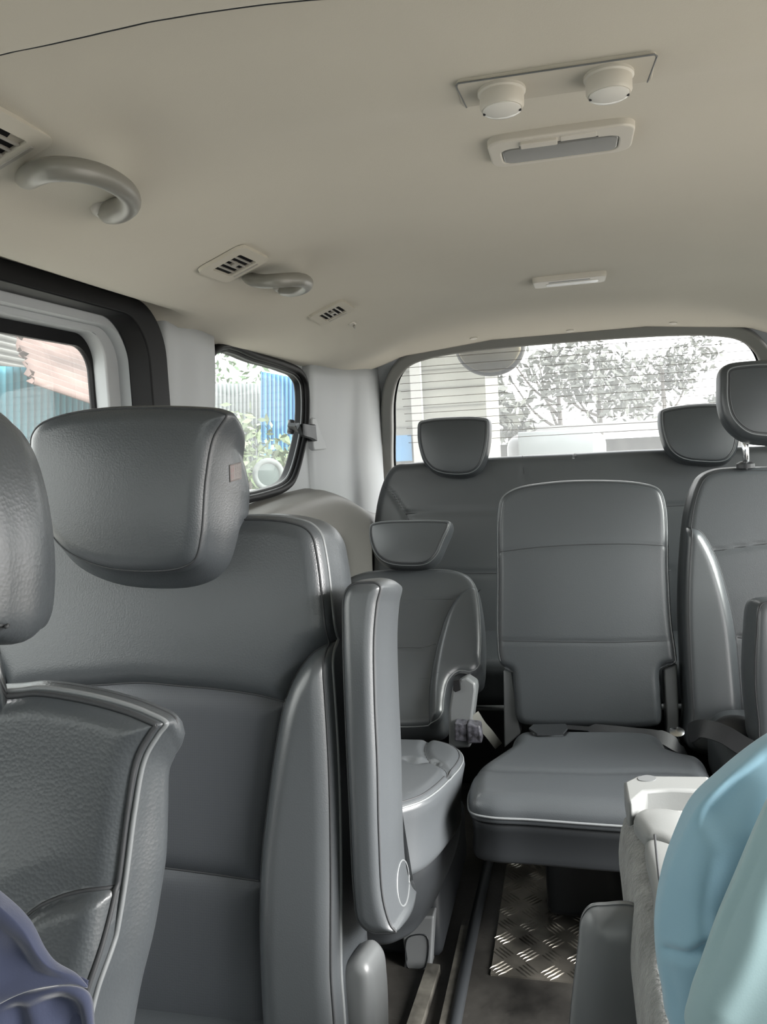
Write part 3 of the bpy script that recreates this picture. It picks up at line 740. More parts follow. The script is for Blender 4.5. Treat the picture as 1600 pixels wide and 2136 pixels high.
# quarter window latch
lp = P(622, 902, X=-0.77); lt = thing('window_latch', lp, 'dark grey latch lever on the rear edge of the left quarter window', 'window latch')
a0, a1, a2 = P(604, 890, X=-0.775), P(628, 896, X=-0.738), P(656, 906, X=-0.752)
ribbon('lever', smooth_open([a0, (a0 + a1) / 2 + np.array([0.008, 0, 0]), a1, (a1 + a2) / 2 + np.array([0.006, 0, 0]), a2], 5), (1, 0, 0.1), np.linspace(0.026, 0.042, 21), 0.012, DPLA, lt)
tube('pivot', [P(608, 878, X=-0.776), P(606, 903, X=-0.776)], 0.010, BLKP, lt, seg=14)
box('latch_base', P(650, 903, X=-0.762), (0.018, 0.050, 0.052), BLKP, lt, bev=0.006)
plate('latch_plate', Pl((-0.765, 0, 0), (0, 1, 0), (0, 0, 1)), rrect(2.37, 2.52, 1.045, 1.145, 0.012), 0.02, TRIM, parent=lt, y0=-0.006, bev=0.004)

# ------------------------------------------------------------------ seats
def mirror_about(pts, a0): return [(2 * a0 - a, b) for a, b in pts[::-1]]

def seam(pl, fn, line, parent, rad=0.0011, m=SEAM, name='seam', lift=0.0002, closed=False):
    return tube(name, on_pad(pl, fn, line, lift, 10, closed), rad, m, parent, seg=6)

def headrest(parent, pl, outline, th, name='headrest', r=0.022, side=0.006, back=0.94, mt=LEA, bulge=0.010, seam_d=0.010, N=56, posts=True, a0=0.0, post_to=0.1, post_y=0.05, second=True, backshift=(0, 0), bfun=None, sidew=0.0):
    o, fn, out = pad(name, pl, outline, th, mt, parent, r=r, bulge=bulge, bw=0.06, N=N, M=N, side=side, back=back, backshift=backshift, bfun=bfun, sidew=sidew)
    I = inset(out, seam_d); tube('seam', pl.w(I[:, 0], I[:, 1], fn(I[:, 0], I[:, 1]) - 0.0003), 0.0012, SEAM, o, seg=6, closed=True)
    if second:
        I = inset(out, max(seam_d - 0.006, 0.002)); tube('seam_piping', pl.w(I[:, 0], I[:, 1], fn(I[:, 0], I[:, 1]) - 0.0002), 0.0016, PIPE, o, seg=6, closed=True)
    if posts:
        bmin = out[:, 1].min()
        for s_ in (-1, 1):
            p = pl.w([a0 + s_ * 0.042] * 2, [bmin + 0.05, bmin - post_to], [post_y, post_y]); tube('headrest_post', p, 0.006, CHR, parent, seg=12, label='chrome headrest post')
            lathe('post_sleeve', p[1] + (p[0] - p[1]) / np.linalg.norm(p[0] - p[1]) * 0.0, pl.ez, [(0.015, -0.004), (0.015, 0.006), (0.009, 0.009)], BLKP, parent, seg=16)
    return o, fn, out

# ---- seat A: large seat on the left, second row
SA = thing('captain_seat', (-0.47, 0.82, 0.0), 'large grey leather seat in the left foreground with headrest and raised armrest', 'seat')
pA = lean((-0.47, 0.845, 1.0), 11)
rA = [(500, 1074), (560, 1074), (610, 1080), (645, 1092), (664, 1112), (676, 1160), (688, 1260), (700, 1400), (712, 1600), (716, 1800), (716, 2000), (720, 2200)]
rl_ = pA.locs(rA); topc = pA.loc(420, 1072)
a0A = -0.005
right = [p for p in rl_]; bot = (right[-1][0] - 0.02, right[-1][1] - 0.03)
leftm = mirror_about(right, a0A)
outA = leftm + right[0:] + [bot, (2 * a0A - bot[0], bot[1])]
outA = [(-x, y) if False else (x, y) for x, y in outA]
bolR = pA.locs([(692, 1338), (652, 1364), (618, 1410), (597, 1463), (580, 1545), (561, 1680), (549, 1790), (545, 1920), (548, 2060), (556, 2210)])
arc1 = pA.locs([(597, 1463), (540, 1449), (450, 1436), (380, 1430), (300, 1428)]); ctr = arc1[-1]
arc1 = arc1[:-1]; 
arc1_full = arc1 + [(a0A, arc1[-1][1] + 0.003)] + mirror_about(arc1, a0A)
arc2 = pA.locs([(546, 1836), (500, 1829), (440, 1820), (370, 1816)]); arc2_full = arc2[:-1] + [(a0A, arc2[-1][1] + 0.004)] + mirror_about(arc2[:-1], a0A)
bR = smooth_open(bolR, 6); outArr = smooth_closed(outA)
bigR = [(p[0], p[1]) for p in bR] + [(0.40, bR[-1][1]), (0.40, bR[0][1])]
bolpoly = bigR; bolpolyL = [(2 * a0A - a, b) for a, b in bigR]
S1 = smooth_open(arc1_full, 6); S2 = smooth_open(arc2_full, 6)
low_b = bR[-1][1] - 0.1
mid = [tuple(p) for p in S1] ; lowL = [(2 * a0A - a, b) for a, b in bR]
iR = int(np.argmin(np.linalg.norm(bR - np.array(arc1_full[0]), axis=1))); iR2 = int(np.argmin(np.linalg.norm(bR - np.array(arc2_full[0]), axis=1)))
midpoly = [tuple(p) for p in bR[iR:iR2 + 1]] + [tuple(p) for p in S2] + [tuple(p) for p in np.array(lowL)[iR:iR2 + 1][::-1]] + [tuple(p) for p in S1[::-1]]
lowpoly = [tuple(p) for p in bR[iR2:]] + [tuple(p) for p in np.array(lowL)[iR2:][::-1]] + [tuple(p) for p in S2[::-1]]
toppoly = [tuple(p) for p in bR[:iR + 1]] + [tuple(p) for p in S1] + [tuple(p) for p in np.array(lowL)[:iR + 1][::-1]] + [(-0.4, bR[0][1]), (-0.4, 0.3), (0.4, 0.3), (0.4, bR[0][1])]
backA, fA, oA = pad('backrest', pA, outA, 0.115, LEA, SA, r=0.022, bulge=0.004, bw=0.05, N=150, M=170, side=0.006,
    panels=[(bolpoly, 0.030, 0.030), (bolpolyL, 0.030, 0.030), (midpoly, 0.007, 0.03), (lowpoly, 0.007, 0.03), (toppoly, 0.012, 0.03)],
    split=[('side_bolster', bolpoly, LEAD, None), ('side_bolster', bolpolyL, LEAD, None), ('perforated_panel', midpoly, PERF, 'perforated leather panel'), ('perforated_panel', lowpoly, PERF, 'perforated leather panel')])
seam(pA, fA, bolR, backA, 0.0012, lift=0.0002); seam(pA, fA, arc1_full, backA, 0.0012, lift=0.0002); seam(pA, fA, arc2_full, backA, 0.0012, lift=0.0002)
I = inset(oA, 0.006); tube('seam', pA.w(I[:, 0], I[:, 1], fA(I[:, 0], I[:, 1]) - 0.0002), 0.0013, SEAM, backA, closed=True, seg=6)
I = inset(oA, 0.0005); tube('seam_piping', pA.w(I[:, 0], I[:, 1], fA(I[:, 0], I[:, 1]) + 0.004), 0.0022, PIPE, backA, closed=True, seg=8)

pAh = lean((-0.49, 0.785, 1.04), 6)
hA = pAh.locs([(49, 930), (56, 1010), (84, 1095), (125, 1150), (200, 1188), (300, 1200), (375, 1192), (408, 1172), (424, 1120), (434, 1000), (448, 915), (474, 862), (452, 849), (400, 843), (280, 841), (200, 845), (120, 858), (70, 880), (52, 905)])
hoA, hfA, hout = headrest(SA, pAh, hA, 0.128, r=0.020, seam_d=0.004, side=0.026, sidew=1.0, back=0.84, N=80, second=False, a0=0.0, post_to=0.06, post_y=0.06, bfun=lambda q: np.stack([q[:, 0] * (0.86 - 0.16 * np.clip(q[:, 1] / 0.07, 0, 1)), q[:, 1] * 0.80 - 0.018], 1))
# warning tag sewn to the headrest side
q0 = P(496, 985, X=-0.368)
TAGM = mat('tag_print', (0.015, 0.015, 0.02), 0.5)
tg = thing_tag = None
def side_tag():
    e = 0.0
    pts = [(478, 970), (502, 964), (503, 999), (479, 1006)]
    # the tag lies on the gusset: take its depth from the headrest side mesh
    import mathutils
    bpy.context.view_layer.update()
    m = hoA; mw = m.matrix_world; inv = mw.inverted()
    def cast(px, py):
        r = ray(px, py); o_ = inv @ Vector(CAM); d_ = (inv.to_3x3() @ Vector(r)).normalized(); ok, loc, nn, idx = m.ray_cast(o_, d_)
        return (np.array(mw @ loc), np.array(nn)) if ok else (None, None)
    def strip(name, a, b, rad, mt, par=None, n=4):
        P_ = []
        for k in range(n + 1):
            x = a[0] + (b[0] - a[0]) * k / n; y = a[1] + (b[1] - a[1]) * k / n; p, nn = cast(x, y)
            if p is not None: P_.append(p + nn * 0.0004)
        if len(P_) > 1: return tube(name, P_, rad, mt, par, seg=4)
    border = None
    G = []; n_ = 8
    for i in range(n_):
        for j in range(n_):
            u, v_ = j / (n_ - 1), i / (n_ - 1); x = (1 - v_) * ((1 - u) * pts[0][0] + u * pts[1][0]) + v_ * ((1 - u) * pts[3][0] + u * pts[2][0]); y = (1 - v_) * ((1 - u) * pts[0][1] + u * pts[1][1]) + v_ * ((1 - u) * pts[3][1] + u * pts[2][1])
            p, nn = cast(x, y)
            if p is None: return
            G.append(p + nn * 0.0005)
    o = obj('warning_tag', G, [(i * n_ + j, i * n_ + j + 1, (i + 1) * n_ + j + 1, (i + 1) * n_ + j) for i in range(n_ - 1) for j in range(n_ - 1)], mat('tag_cloth', (0.18, 0.165, 0.16), 0.7), SA, label='small printed tag with dark and red characters')
    md = o.modifiers.new('solid', 'SOLIDIFY'); md.thickness = 0.0006; md.offset = 0
    red = mat('tag_red', (0.20, 0.02, 0.025), 0.6)
    rows = [(0.15, red), (0.3, red), (0.52, TAGM), (0.7, TAGM), (0.86, TAGM)]
    def at(u, v_): return ((1 - v_) * ((1 - u) * pts[0][0] + u * pts[1][0]) + v_ * ((1 - u) * pts[3][0] + u * pts[2][0]), (1 - v_) * ((1 - u) * pts[0][1] + u * pts[1][1]) + v_ * ((1 - u) * pts[3][1] + u * pts[2][1]))
    for cx, mt in rows:
        for k in range(5):
            cy = 0.14 + 0.18 * k; w2 = 0.055
            for (a, b) in (((cx - w2, cy - .05), (cx + w2, cy - .05)), ((cx - w2, cy + .05), (cx + w2, cy + .06)), ((cx, cy - .07), (cx + random.uniform(-.04, .04), cy + .07)))[: 2 + k % 2]:
                strip('print', at(*a), at(*b), 0.0005, mt, o, 2)
side_tag()

# raised armrest on the right of seat A
pAr = lean((-0.205, 0.775, 0.80), 9, yaw=-2)
arF = pAr.locs([(713, 1240), (728, 1218), (752, 1213), (782, 1214), (793, 1224), (787, 1260), (782, 1330), (784, 1450), (790, 1600), (793, 1750), (800, 1880), (815, 1935), (826, 1950), (800, 1955), (765, 1950), (742, 1925), (734, 1870), (726, 1700), (716, 1500), (710, 1320)])
oAr, fAr, outAr = pad('armrest', pAr, arF, 0.105, LEAD, SA, r=0.012, bulge=0.006, bw=0.02, N=40, M=120, side=0.004, back=0.98)
I = inset(outAr, 0.0015); tube('seam_piping', pAr.w(I[:, 0], I[:, 1], fAr(I[:, 0], I[:, 1]) - 0.0002), 0.0014, SEAM, oAr, closed=True, seg=6)
def cast(m, px, py):
    bpy.context.view_layer.update(); mw = m.matrix_world; inv = mw.inverted(); r = ray(px, py)
    ok, l_, n_, i_ = m.ray_cast(inv @ Vector(CAM), (inv.to_3x3() @ Vector(r)).normalized())
    return (np.array(mw @ l_), np.array(n_)) if ok else (None, None)
ringp = []
for a in np.linspace(0, 2 * math.pi, 40):
    q, qn = cast(oAr, 841 + 12.5 * math.cos(a), 1842 + 48 * math.sin(a))
    if q is not None: ringp.append(q + qn * 0.0003)
if len(ringp) > 4: tube('pivot_cap', ringp, 0.0011, PIPE, oAr, seg=6, label='round pivot cap outline')

# seat A cushion, side shield and pedestal
cushA, _, _ = pad('seat_cushion', Pl((-0.47, 0.62, 0.46), (1, 0, 0), (0, 1, 0)) if False else Pl((-0.47, 0.60, 0.47), (1, 0, 0), (0, 1, 0)), rrect(-0.235, 0.235, -0.17, 0.17, 0.05, 5), 0.13, LEA, SA, r=0.025, N=50, M=50, smoothed=False)
shA, _, _ = pad('side_shield', lean((-0.19, 0.74, 0.38), 4, yaw=-8), lean((-0.19, 0.74, 0.38), 4, yaw=-8).locs([(700, 2040), (720, 2012), (745, 2006), (768, 2030), (776, 2080), (780, 2200), (775, 2330), (700, 2330), (698, 2200)]), 0.05, GPLA, SA, r=0.010, N=24, M=40)
box('pedestal', (-0.47, 0.66, 0.155), (0.36, 0.34, 0.31), DPLA, SA, bev=0.02)

# ---- seat B: nearest seat, left edge of the picture
SB = thing('front_seat', (-0.36, 0.20, 0.0), 'nearest grey leather seat cut off by the left edge with double stitched side seam', 'seat')
pB = lean((-0.30, 0.385, 0.93), 14, yaw=6)
rB = [(0, 1438), (60, 1432), (140, 1442), (220, 1460), (290, 1484), (336, 1512), (318, 1540), (290, 1590), (268, 1700), (248, 1850), (226, 1980), (196, 2100), (172, 2230), (146, 2380)]
rBl = pB.locs(rB)
aB = rBl[0][0] - 0.10
rmain = rBl
outB = mirror_about(rmain, aB) + rmain
crv = pB.locs([(40, 1925), (80, 1893), (130, 1872), (180, 1862), (232, 1860)])
topB = pB.locs([(-60, 1590), (60, 1600), (120, 1640), (150, 1720), (140, 1830), (100, 1895)])
backB, fB, oB = pad('backrest', pB, outB, 0.070, LEA, SB, r=0.018, bulge=0.004, bw=0.03, N=110, M=130, side=0.010, back=0.97, bfun=lambda q: np.stack([q[:, 0] * (1 - 0.15 * np.clip((q[:, 1] - 0.02) / (q[:, 1].max() - 0.02), 0, 1) ** 1.5), q[:, 1] - 0.020 * np.clip(q[:, 1] / q[:, 1].max(), 0, 1)], 1),
    panels=[([tuple(p) for p in smooth_open(crv, 5)] + [pB.loc(215, 2060), pB.loc(180, 2250), pB.loc(0, 2250)], 0.010, 0.012)],
    grooves=[(smooth_open(pB.locs([(-200, 1700), (60, 1660), (180, 1760), (170, 1860)]), 5), 0.05, 0.006)])
seam(pB, fB, crv, backB, 0.0013, lift=0.0002)
for d_, rd, m_ in ((0.0045, 0.0016, SEAM), (0.0015, 0.0017, PIPE), (-0.0020, 0.0011, SEAM)):
    I = inset(oB, d_) if d_ > 0 else oB
    yy = fB(I[:, 0], I[:, 1]) if d_ > 0 else np.full(len(I), 0.018 + 0.004)
    tube('seam' if m_ is SEAM else 'seam_piping', pB.w(I[:, 0], I[:, 1], yy - 0.0003), rd, m_, backB, closed=True, seg=6)
pBh = lean((-0.27, 0.33, 1.03), 8, yaw=8)
hB = pBh.locs([(-420, 900), (-390, 1200), (-350, 1320), (-230, 1345), (-100, 1345), (-40, 1338), (-18, 1306), (-8, 1236), (-10, 1120), (-32, 985), (-62, 900), (-98, 850), (-160, 815), (-300, 815)])
hoB, hfB, houB = pad('headrest', pBh, hB, 0.07, LEA, SB, r=0.018, bulge=0.006, N=60, M=60, side=0.004)
seam(pBh, hfB, pBh.locs([(-120, 1296), (-60, 1300), (-14, 1312)]), hoB, 0.0011)
for dx in (-0.10, -0.02):
    tube('headrest_post', [(-0.30 + dx, 0.39, 0.90), (-0.30 + dx, 0.38, 1.0)], 0.006, CHR, SB, label='chrome headrest post')
pad('seat_cushion', Pl((-0.36, 0.08, 0.50), (1, 0, 0), (0, 1, 0)), rrect(-0.22, 0.22, -0.22, 0.16, 0.05, 5), 0.13, LEA, SB, r=0.025, N=40, M=40, smoothed=False)
box('pedestal', (-0.36, 0.05, 0.18), (0.36, 0.36, 0.36), DPLA, SB, bev=0.02)

# ---- seat D: centre seat, third row
SD = thing('centre_seat', (0.03, 1.75, 0.0), 'plain grey leather centre seat without headrest standing in the aisle', 'seat')
pD = lean((0.03, 1.90, 0.40), 11)
pD2 = lean((0.03, 1.915, 0.40), 11)
oD = pD.locs([(1040, 1375), (1036, 1200), (1038, 1065), (1046, 1036), (1072, 1018), (1140, 1005), (1240, 1000), (1340, 1006), (1376, 1018), (1390, 1050), (1396, 1200), (1402, 1300), (1411, 1365), (1411, 1382), (1380, 1394), (1378, 1450), (1378, 1510), (1360, 1518), (1220, 1518), (1090, 1512), (1078, 1500), (1072, 1440), (1066, 1400), (1048, 1390)])
s1 = pD.locs([(1036, 1152), (1120, 1142), (1220, 1136), (1320, 1135), (1395, 1139)]); s2 = pD.locs([(1040, 1337), (1150, 1338), (1280, 1339), (1402, 1336)])
bD, fD, ooD = pad('backrest', pD, oD, 0.085, LEA, SD, r=0.018, bulge=0.010, bw=0.05, N=110, M=130, side=0.004,
    nosnap=True, grooves=[(smooth_open(s1), 0.004, 0.0015), (smooth_open(s2), 0.004, 0.0015)])
seam(pD, fD, s1, bD, 0.0012, lift=0); seam(pD, fD, s2, bD, 0.0012, lift=0)
I = np.array([p for p in inset(ooD, 0.003) if p[1] > pD.loc(1100, 1380)[1]])
ist = int(np.argmax(np.linalg.norm(np.roll(I, -1, 0) - I, axis=1))); I = np.roll(I, -ist - 1, 0)
tube('seam_piping', pD.w(I[:, 0], I[:, 1], fD(I[:, 0], I[:, 1]) - 0.0002), 0.0018, PIPE, bD, seg=6)
I = np.array([p for p in inset(ooD, 0.007) if p[1] > pD.loc(1100, 1380)[1]])
ist = int(np.argmax(np.linalg.norm(np.roll(I, -1, 0) - I, axis=1))); I = np.roll(I, -ist - 1, 0)
tube('seam', pD.w(I[:, 0], I[:, 1], fD(I[:, 0], I[:, 1])), 0.0010, SEAM, bD, seg=6)
# hinge brackets either side of the narrow part
for pts, nm in (([(1050, 1398), (1068, 1400), (1082, 1500), (1086, 1530), (1052, 1560)], 'l'), ([(1384, 1396), (1412, 1384), (1418, 1530), (1420, 1560), (1392, 1540)], 'r')):
    plx = lean((0.03, 1.93, 0.40), 11); plate('hinge_bracket', plx, plx.locs(pts), 0.05, GPLA, parent=SD, bev=0.004)
# cushion
pDc = Pl((0.03, 1.70, 0.425), (1, 0, 0), (0, 1, 0))
assert pDc.ey[2] < 0
cD = pDc.locs([(1083, 1522), (1062, 1550), (1035, 1568), (1000, 1590), (982, 1612), (976, 1640), (984, 1660), (1020, 1668), (1100, 1672), (1250, 1682), (1400, 1690), (1480, 1690), (1495, 1670), (1492, 1640), (1480, 1600), (1462, 1572), (1420, 1564), (1396, 1556), (1376, 1530), (1340, 1522), (1200, 1520)])
crease = pDc.locs([(985, 1600), (1040, 1608), (1130, 1614), (1250, 1618), (1400, 1614), (1480, 1616)])
slot = pDc.locs([(1112, 1522), (1182, 1521), (1186, 1530), (1176, 1541), (1120, 1542), (1102, 1530)])
cuD, fcD, ocD = pad('seat_cushion', pDc, cD, 0.045, LEA, SD, r=0.035, ry=0.028, rb=0.006, bulge=0.008, bw=0.05, N=110, M=110,
    grooves=[(smooth_open(crease), 0.010, 0.003)], panels=[([tuple(p) for p in slot], -0.012, 0.003)])
plate('finger_slot', Pl((0.03, 1.70, 0.437), (1, 0, 0), (0, 1, 0)), [(a * .96 + 0.04 * np.mean([q[0] for q in slot]), b) for a, b in slot], 0.004, DPLA, parent=cuD, label='dark finger slot moulded into the cushion')
obj_edge = inset(ocD, -0.001); 
tube('seam_piping', pDc.w(obj_edge[:, 0], obj_edge[:, 1], np.full(len(obj_edge), 0.032)), 0.0022, PIPE, cuD, closed=True, seg=8)
skirt, _, _ = pad('cushion_base', Pl((0.03, 1.70, 0.378), (1, 0, 0), (0, 1, 0)), [(a * 0.985, b * 0.985) for a, b in cD], 0.072, DPLA, SD, r=0.006, N=50, M=50, side=-0.003)
box('seat_latch', P(1268, 1700, Y=1.42), (0.035, 0.04, 0.06), BLKP, SD, bev=0.006)
tube('latch_tube', smooth_open([P(1262, 1690, Y=1.42), P(1266, 1740, Y=1.41), P(1262, 1765, Y=1.42), P(1230, 1765, Y=1.45)], 5), 0.007, BLKP, SD)
bx = P(1178, 1840, Y=1.72)
box('pedestal', (bx[0] + 0.06, 1.80, 0.180), (0.20, 0.16, 0.345), DPLA, SD, bev=0.02)
box('pedestal_cover', (bx[0] + 0.20, 1.66, 0.20), (0.16, 0.24, 0.30), BLKP, SD, bev=0.03)
box('base_frame', (0.05, 1.80, 0.325), (0.32, 0.22, 0.07), BLKP, SD, bev=0.01)

# ---- seat C: left seat, third row, reclined
SCc = thing('reclined_seat', (-0.46, 1.75, 0.0), 'pale lit grey leather seat behind the raised armrest, its backrest reclined', 'seat')
pC = lean((-0.46, 1.92, 0.41), 48)
def c_world(): pass
a0C = -0.465 + 0.46
rC = [(852, 1182), (900, 1182), (940, 1184), (975, 1196), (990, 1212), (1000, 1250), (1006, 1310), (1006, 1370), (1002, 1400), (985, 1412), (958, 1412), (940, 1430), (932, 1460), (925, 1500), (900, 1512)]
rCl = pC.locs(rC); a0C = rCl[0][0]
outC = rCl + [(2 * a0C - a, b) for a, b in rCl[::-1][:-1]]
bolC = pC.locs([(1003, 1228), (985, 1228), (958, 1245), (935, 1280), (918, 1330), (905, 1385), (897, 1440), (896, 1512)])
sC1 = pC.locs([(958, 1250), (900, 1251), (852, 1252)]); sC1 = sC1 + [(2 * a0C - a, b) for a, b in sC1[::-1][1:]]
sC2 = pC.locs([(910, 1344), (880, 1352), (852, 1352)]); sC2 = sC2 + [(2 * a0C - a, b) for a, b in sC2[::-1][1:]]
bc = smooth_open(bolC, 6); bpoly = [tuple(p) for p in bc] + [(0.5, bc[-1][1]), (0.5, bc[0][1])]; bpolyL = [(2 * a0C - a, b) for a, b in bpoly]
bC, fC, ooC = pad('backrest', pC, outC, 0.10, LEAD, SCc, nosnap=True, r=0.022, bulge=0.006, bw=0.04, N=90, M=100, side=0.004,
    panels=[(bpoly, 0.028, 0.030), (bpolyL, 0.028, 0.030)], grooves=[(smooth_open(sC1), 0.004, 0.003), (smooth_open(sC2), 0.006, 0.004)],
    split=[('side_bolster', bpoly, LEAD, None), ('side_bolster', bpolyL, LEAD, None)])
seam(pC, fC, bolC, bC, 0.0013, lift=0.0002); seam(pC, fC, sC1, bC, 0.0012, lift=0); seam(pC, fC, sC2, bC, 0.0012, lift=0)
I = inset(ooC, 0.004); tube('seam_piping', pC.w(I[:, 0], I[:, 1], fC(I[:, 0], I[:, 1])), 0.0017, PIPE, bC, closed=True, seg=6)
pc_top = pC.w(a0C, rCl[0][1], -0.02)
pCh = lean(pc_top + np.array([0, -0.01, 0.02]), 22)
hC = pCh.locs([(768, 1110), (772, 1135), (784, 1160), (806, 1176), (850, 1182), (890, 1178), (912, 1160), (926, 1130), (940, 1095), (938, 1086), (915, 1083), (850, 1083), (790, 1086), (772, 1092)])
headrest(SCc, pCh, hC, 0.09, mt=LEAD, r=0.014, seam_d=0.010, N=50, posts=False, bulge=0.008)
tube('headrest_post', [pCh.w(0.045, pCh.loc(850, 1175)[1] + 0.02, 0.05), pCh.w(0.045, pCh.loc(850, 1175)[1] - 0.06, 0.05)], 0.006, CHR, SCc)
# cushion of C
pCc = Pl((-0.46, 1.68, 0.43), (1, 0, 0), (0, 1, 0)); e_ = math.radians(4)
pCc = Pl((-0.46, 1.68, 0.43), (1, 0, 0), (0, math.cos(e_), -math.sin(e_)))
rCc = [(860, 1538), (905, 1538), (940, 1546), (960, 1556), (969, 1572), (962, 1590), (945, 1610), (915, 1640), (885, 1660), (850, 1672), (800, 1682)]
cl = pCc.locs(rCc); am = pCc.loc(852, 1600)[0]; am = 0.0
cl = [(a, b) for a, b in cl]
outCc = cl + [(2 * am - a, b) for a, b in cl[::-1]]
gC = pCc.locs([(893, 1540), (886, 1558), (888, 1575), (900, 1590), (930, 1604), (932, 1612)]); gC2 = pCc.locs([(852, 1590), (870, 1596), (888, 1590), (905, 1592)])
gp = smooth_open(gC, 6)
cuC, fCc, oCc = pad('seat_cushion', pCc, outCc, 0.14, LEAD, SCc, r=0.030, ry=0.020, bulge=0.010, bw=0.05, N=90, M=90, side=-0.004, back=0.96,
    grooves=[(gp, 0.007, 0.007), (smooth_open(gC2), 0.009, 0.006)])
seam(pCc, fCc, gC, cuC, 0.0012, lift=0.0002)
I = inset(oCc, 0.010); tube('seam', pCc.w(I[:, 0], I[:, 1], fCc(I[:, 0], I[:, 1]) - 0.0002), 0.0013, SEAM, cuC, closed=True, seg=6)
I = inset(oCc, 0.003); tube('seam_piping', pCc.w(I[:, 0], I[:, 1], fCc(I[:, 0], I[:, 1])), 0.0018, PIPE, cuC, closed=True, seg=6)
# shroud and base
shr, _, _ = pad('base_shroud', Pl((-0.46, 1.69, 0.315), (1, 0, 0), (0, 1, 0)), [(a * 0.93, b * 0.93 + 0.02) for a, b in outCc], 0.17, DPLA, SCc, r=0.02, N=40, M=40, back=0.80, side=0.008)
box('pedestal', (-0.44, 1.76, 0.08), (0.30, 0.42, 0.16), DPLA, SCc, bev=0.02)
ftp = P(868, 1978, Y=1.52); plf = lean(ftp, 0)
ft = plate('foot_cover', plf, plf.locs([(833, 1915), (905, 1912), (898, 2040), (836, 2046), (846, 2000)]), 0.05, GPLA, parent=SCc, bev=0.004)
rr = plf.locs([(852, 1955), (890, 1952), (889, 2012), (882, 2020), (852, 2018), (846, 1985)])
tube('foot_cap', plf.w(*smooth_closed(rr, 5).T, np.full(len(rr) * 5, -0.0008)), 0.0012, DPLA, ft, closed=True, seg=6)
# recliner bracket, buckle
pk = lean((-0.235, 1.80, 0.47), 8)
br = plate('recliner_bracket', pk, pk.locs([(944, 1430), (958, 1420), (972, 1412), (992, 1425), (993, 1440), (984, 1512), (981, 1560), (936, 1562), (936, 1480), (940, 1455)]), 0.06, GPLA, parent=SCc, bev=0.006, label='grey plastic bracket beside the backrest')
pk2 = lean((-0.235, 1.785, 0.47), 8)
plate('bracket_slot', pk2, pk2.locs([(946, 1420), (958, 1418), (960, 1440), (950, 1444), (945, 1440)]), 0.02, DARK, parent=SCc)
bk = thing('seat_belt_buckle', P(978, 1545, Y=1.76), 'worn dark seat belt buckle wrapped in tape beside the reclined seat', 'seat belt buckle')
pb = lean((-0.225, 1.76, 0.45), 0)
WORN = mat('worn_black', (0.055, 0.055, 0.065), 0.45, 0.5, 0.8, 90, var=0.9, vscale=80, bdist=0.002)
plate('buckle_body', pb, pb.locs([(948, 1508), (974, 1510), (975, 1548), (948, 1546)]), 0.03, WORN, parent=bk, bev=0.003)
plate('buckle_tongue', pb, pb.locs([(974, 1508), (1002, 1512), (1006, 1549), (976, 1550)]), 0.035, WORN, parent=bk, bev=0.004, y0=-0.006)
st = smooth_open([P(990, 1490, Y=1.80), P(1004, 1512, Y=1.84), P(1020, 1530, Y=1.90), P(1040, 1556, Y=1.95)], 6)
tag(ribbon('belt_strap', st, (0.3, -1, 0.2), 0.022, 0.002, WEBL), 'pale worn strap running from the buckle towards the centre seat', 'strap')

# ---- seat E: right seat, third row
SE = thing('passenger_seat', (0.50, 1.75, 0.0), 'grey leather seat at the right edge with its headrest raised on chrome posts', 'seat')
pE = lean((0.47, 1.93, 0.50), 11)
lE = [(1440, 1560), (1434, 1480), (1428, 1380), (1424, 1260), (1428, 1150), (1438, 1060), (1452, 1012), (1466, 990), (1490, 978), (1530, 973), (1600, 972), (1650, 970)]
lEl = pE.locs(lE); a0E = lEl[-1][0]
outE = lEl + [(2 * a0E - a, b) for a, b in lEl[::-1][1:]]
bE = pE.locs([(1436, 1100), (1460, 1108), (1487, 1150), (1510, 1215), (1530, 1300), (1540, 1390), (1547, 1480), (1548, 1580)])
eb = smooth_open(bE, 6); ebp = [tuple(p) for p in eb] + [(-0.5, eb[-1][1]), (-0.5, eb[0][1])]; ebpR = [(2 * a0E - a, b) for a, b in ebp]
sE1 = pE.locs([(1488, 1150), (1540, 1142), (1600, 1134)]) + [(a0E, pE.loc(1640, 1130)[1])]; sE2 = pE.locs([(1538, 1330), (1570, 1331), (1640, 1329)])
bEo, fE, ooE = pad('backrest', pE, outE, 0.11, LEA, SE, nosnap=True, r=0.020, bulge=0.006, bw=0.05, N=100, M=110, side=0.006,
    panels=[(ebp, 0.034, 0.03), (ebpR, 0.034, 0.03)], grooves=[(smooth_open(sE1), 0.004, 0.003), (smooth_open(sE2), 0.005, 0.004)],
    split=[('side_bolster', ebp, LEAD, None), ('side_bolster', ebpR, LEAD, None)])
seam(pE, fE, bE, bEo, 0.0014, lift=0.0002); seam(pE, fE, sE1, bEo, 0.0014, lift=0); seam(pE, fE, sE2, bEo, 0.0014, lift=0)
I = inset(ooE, 0.010); tube('seam', pE.w(I[:, 0], I[:, 1], fE(I[:, 0], I[:, 1])), 0.0012, SEAM, bEo, closed=True, seg=6)
pEh = lean((0.45, 2.00, 1.15), 8)
hE = pEh.locs([(1503, 800), (1504, 840), (1514, 875), (1534, 900), (1560, 916), (1600, 922), (1650, 922), (1690, 905), (1710, 870), (1716, 800), (1712, 765), (1690, 752), (1620, 748), (1560, 750), (1520, 757), (1506, 770)])
headrest(SE, pEh, hE, 0.09, r=0.018, seam_d=0.020, N=60, posts=False)
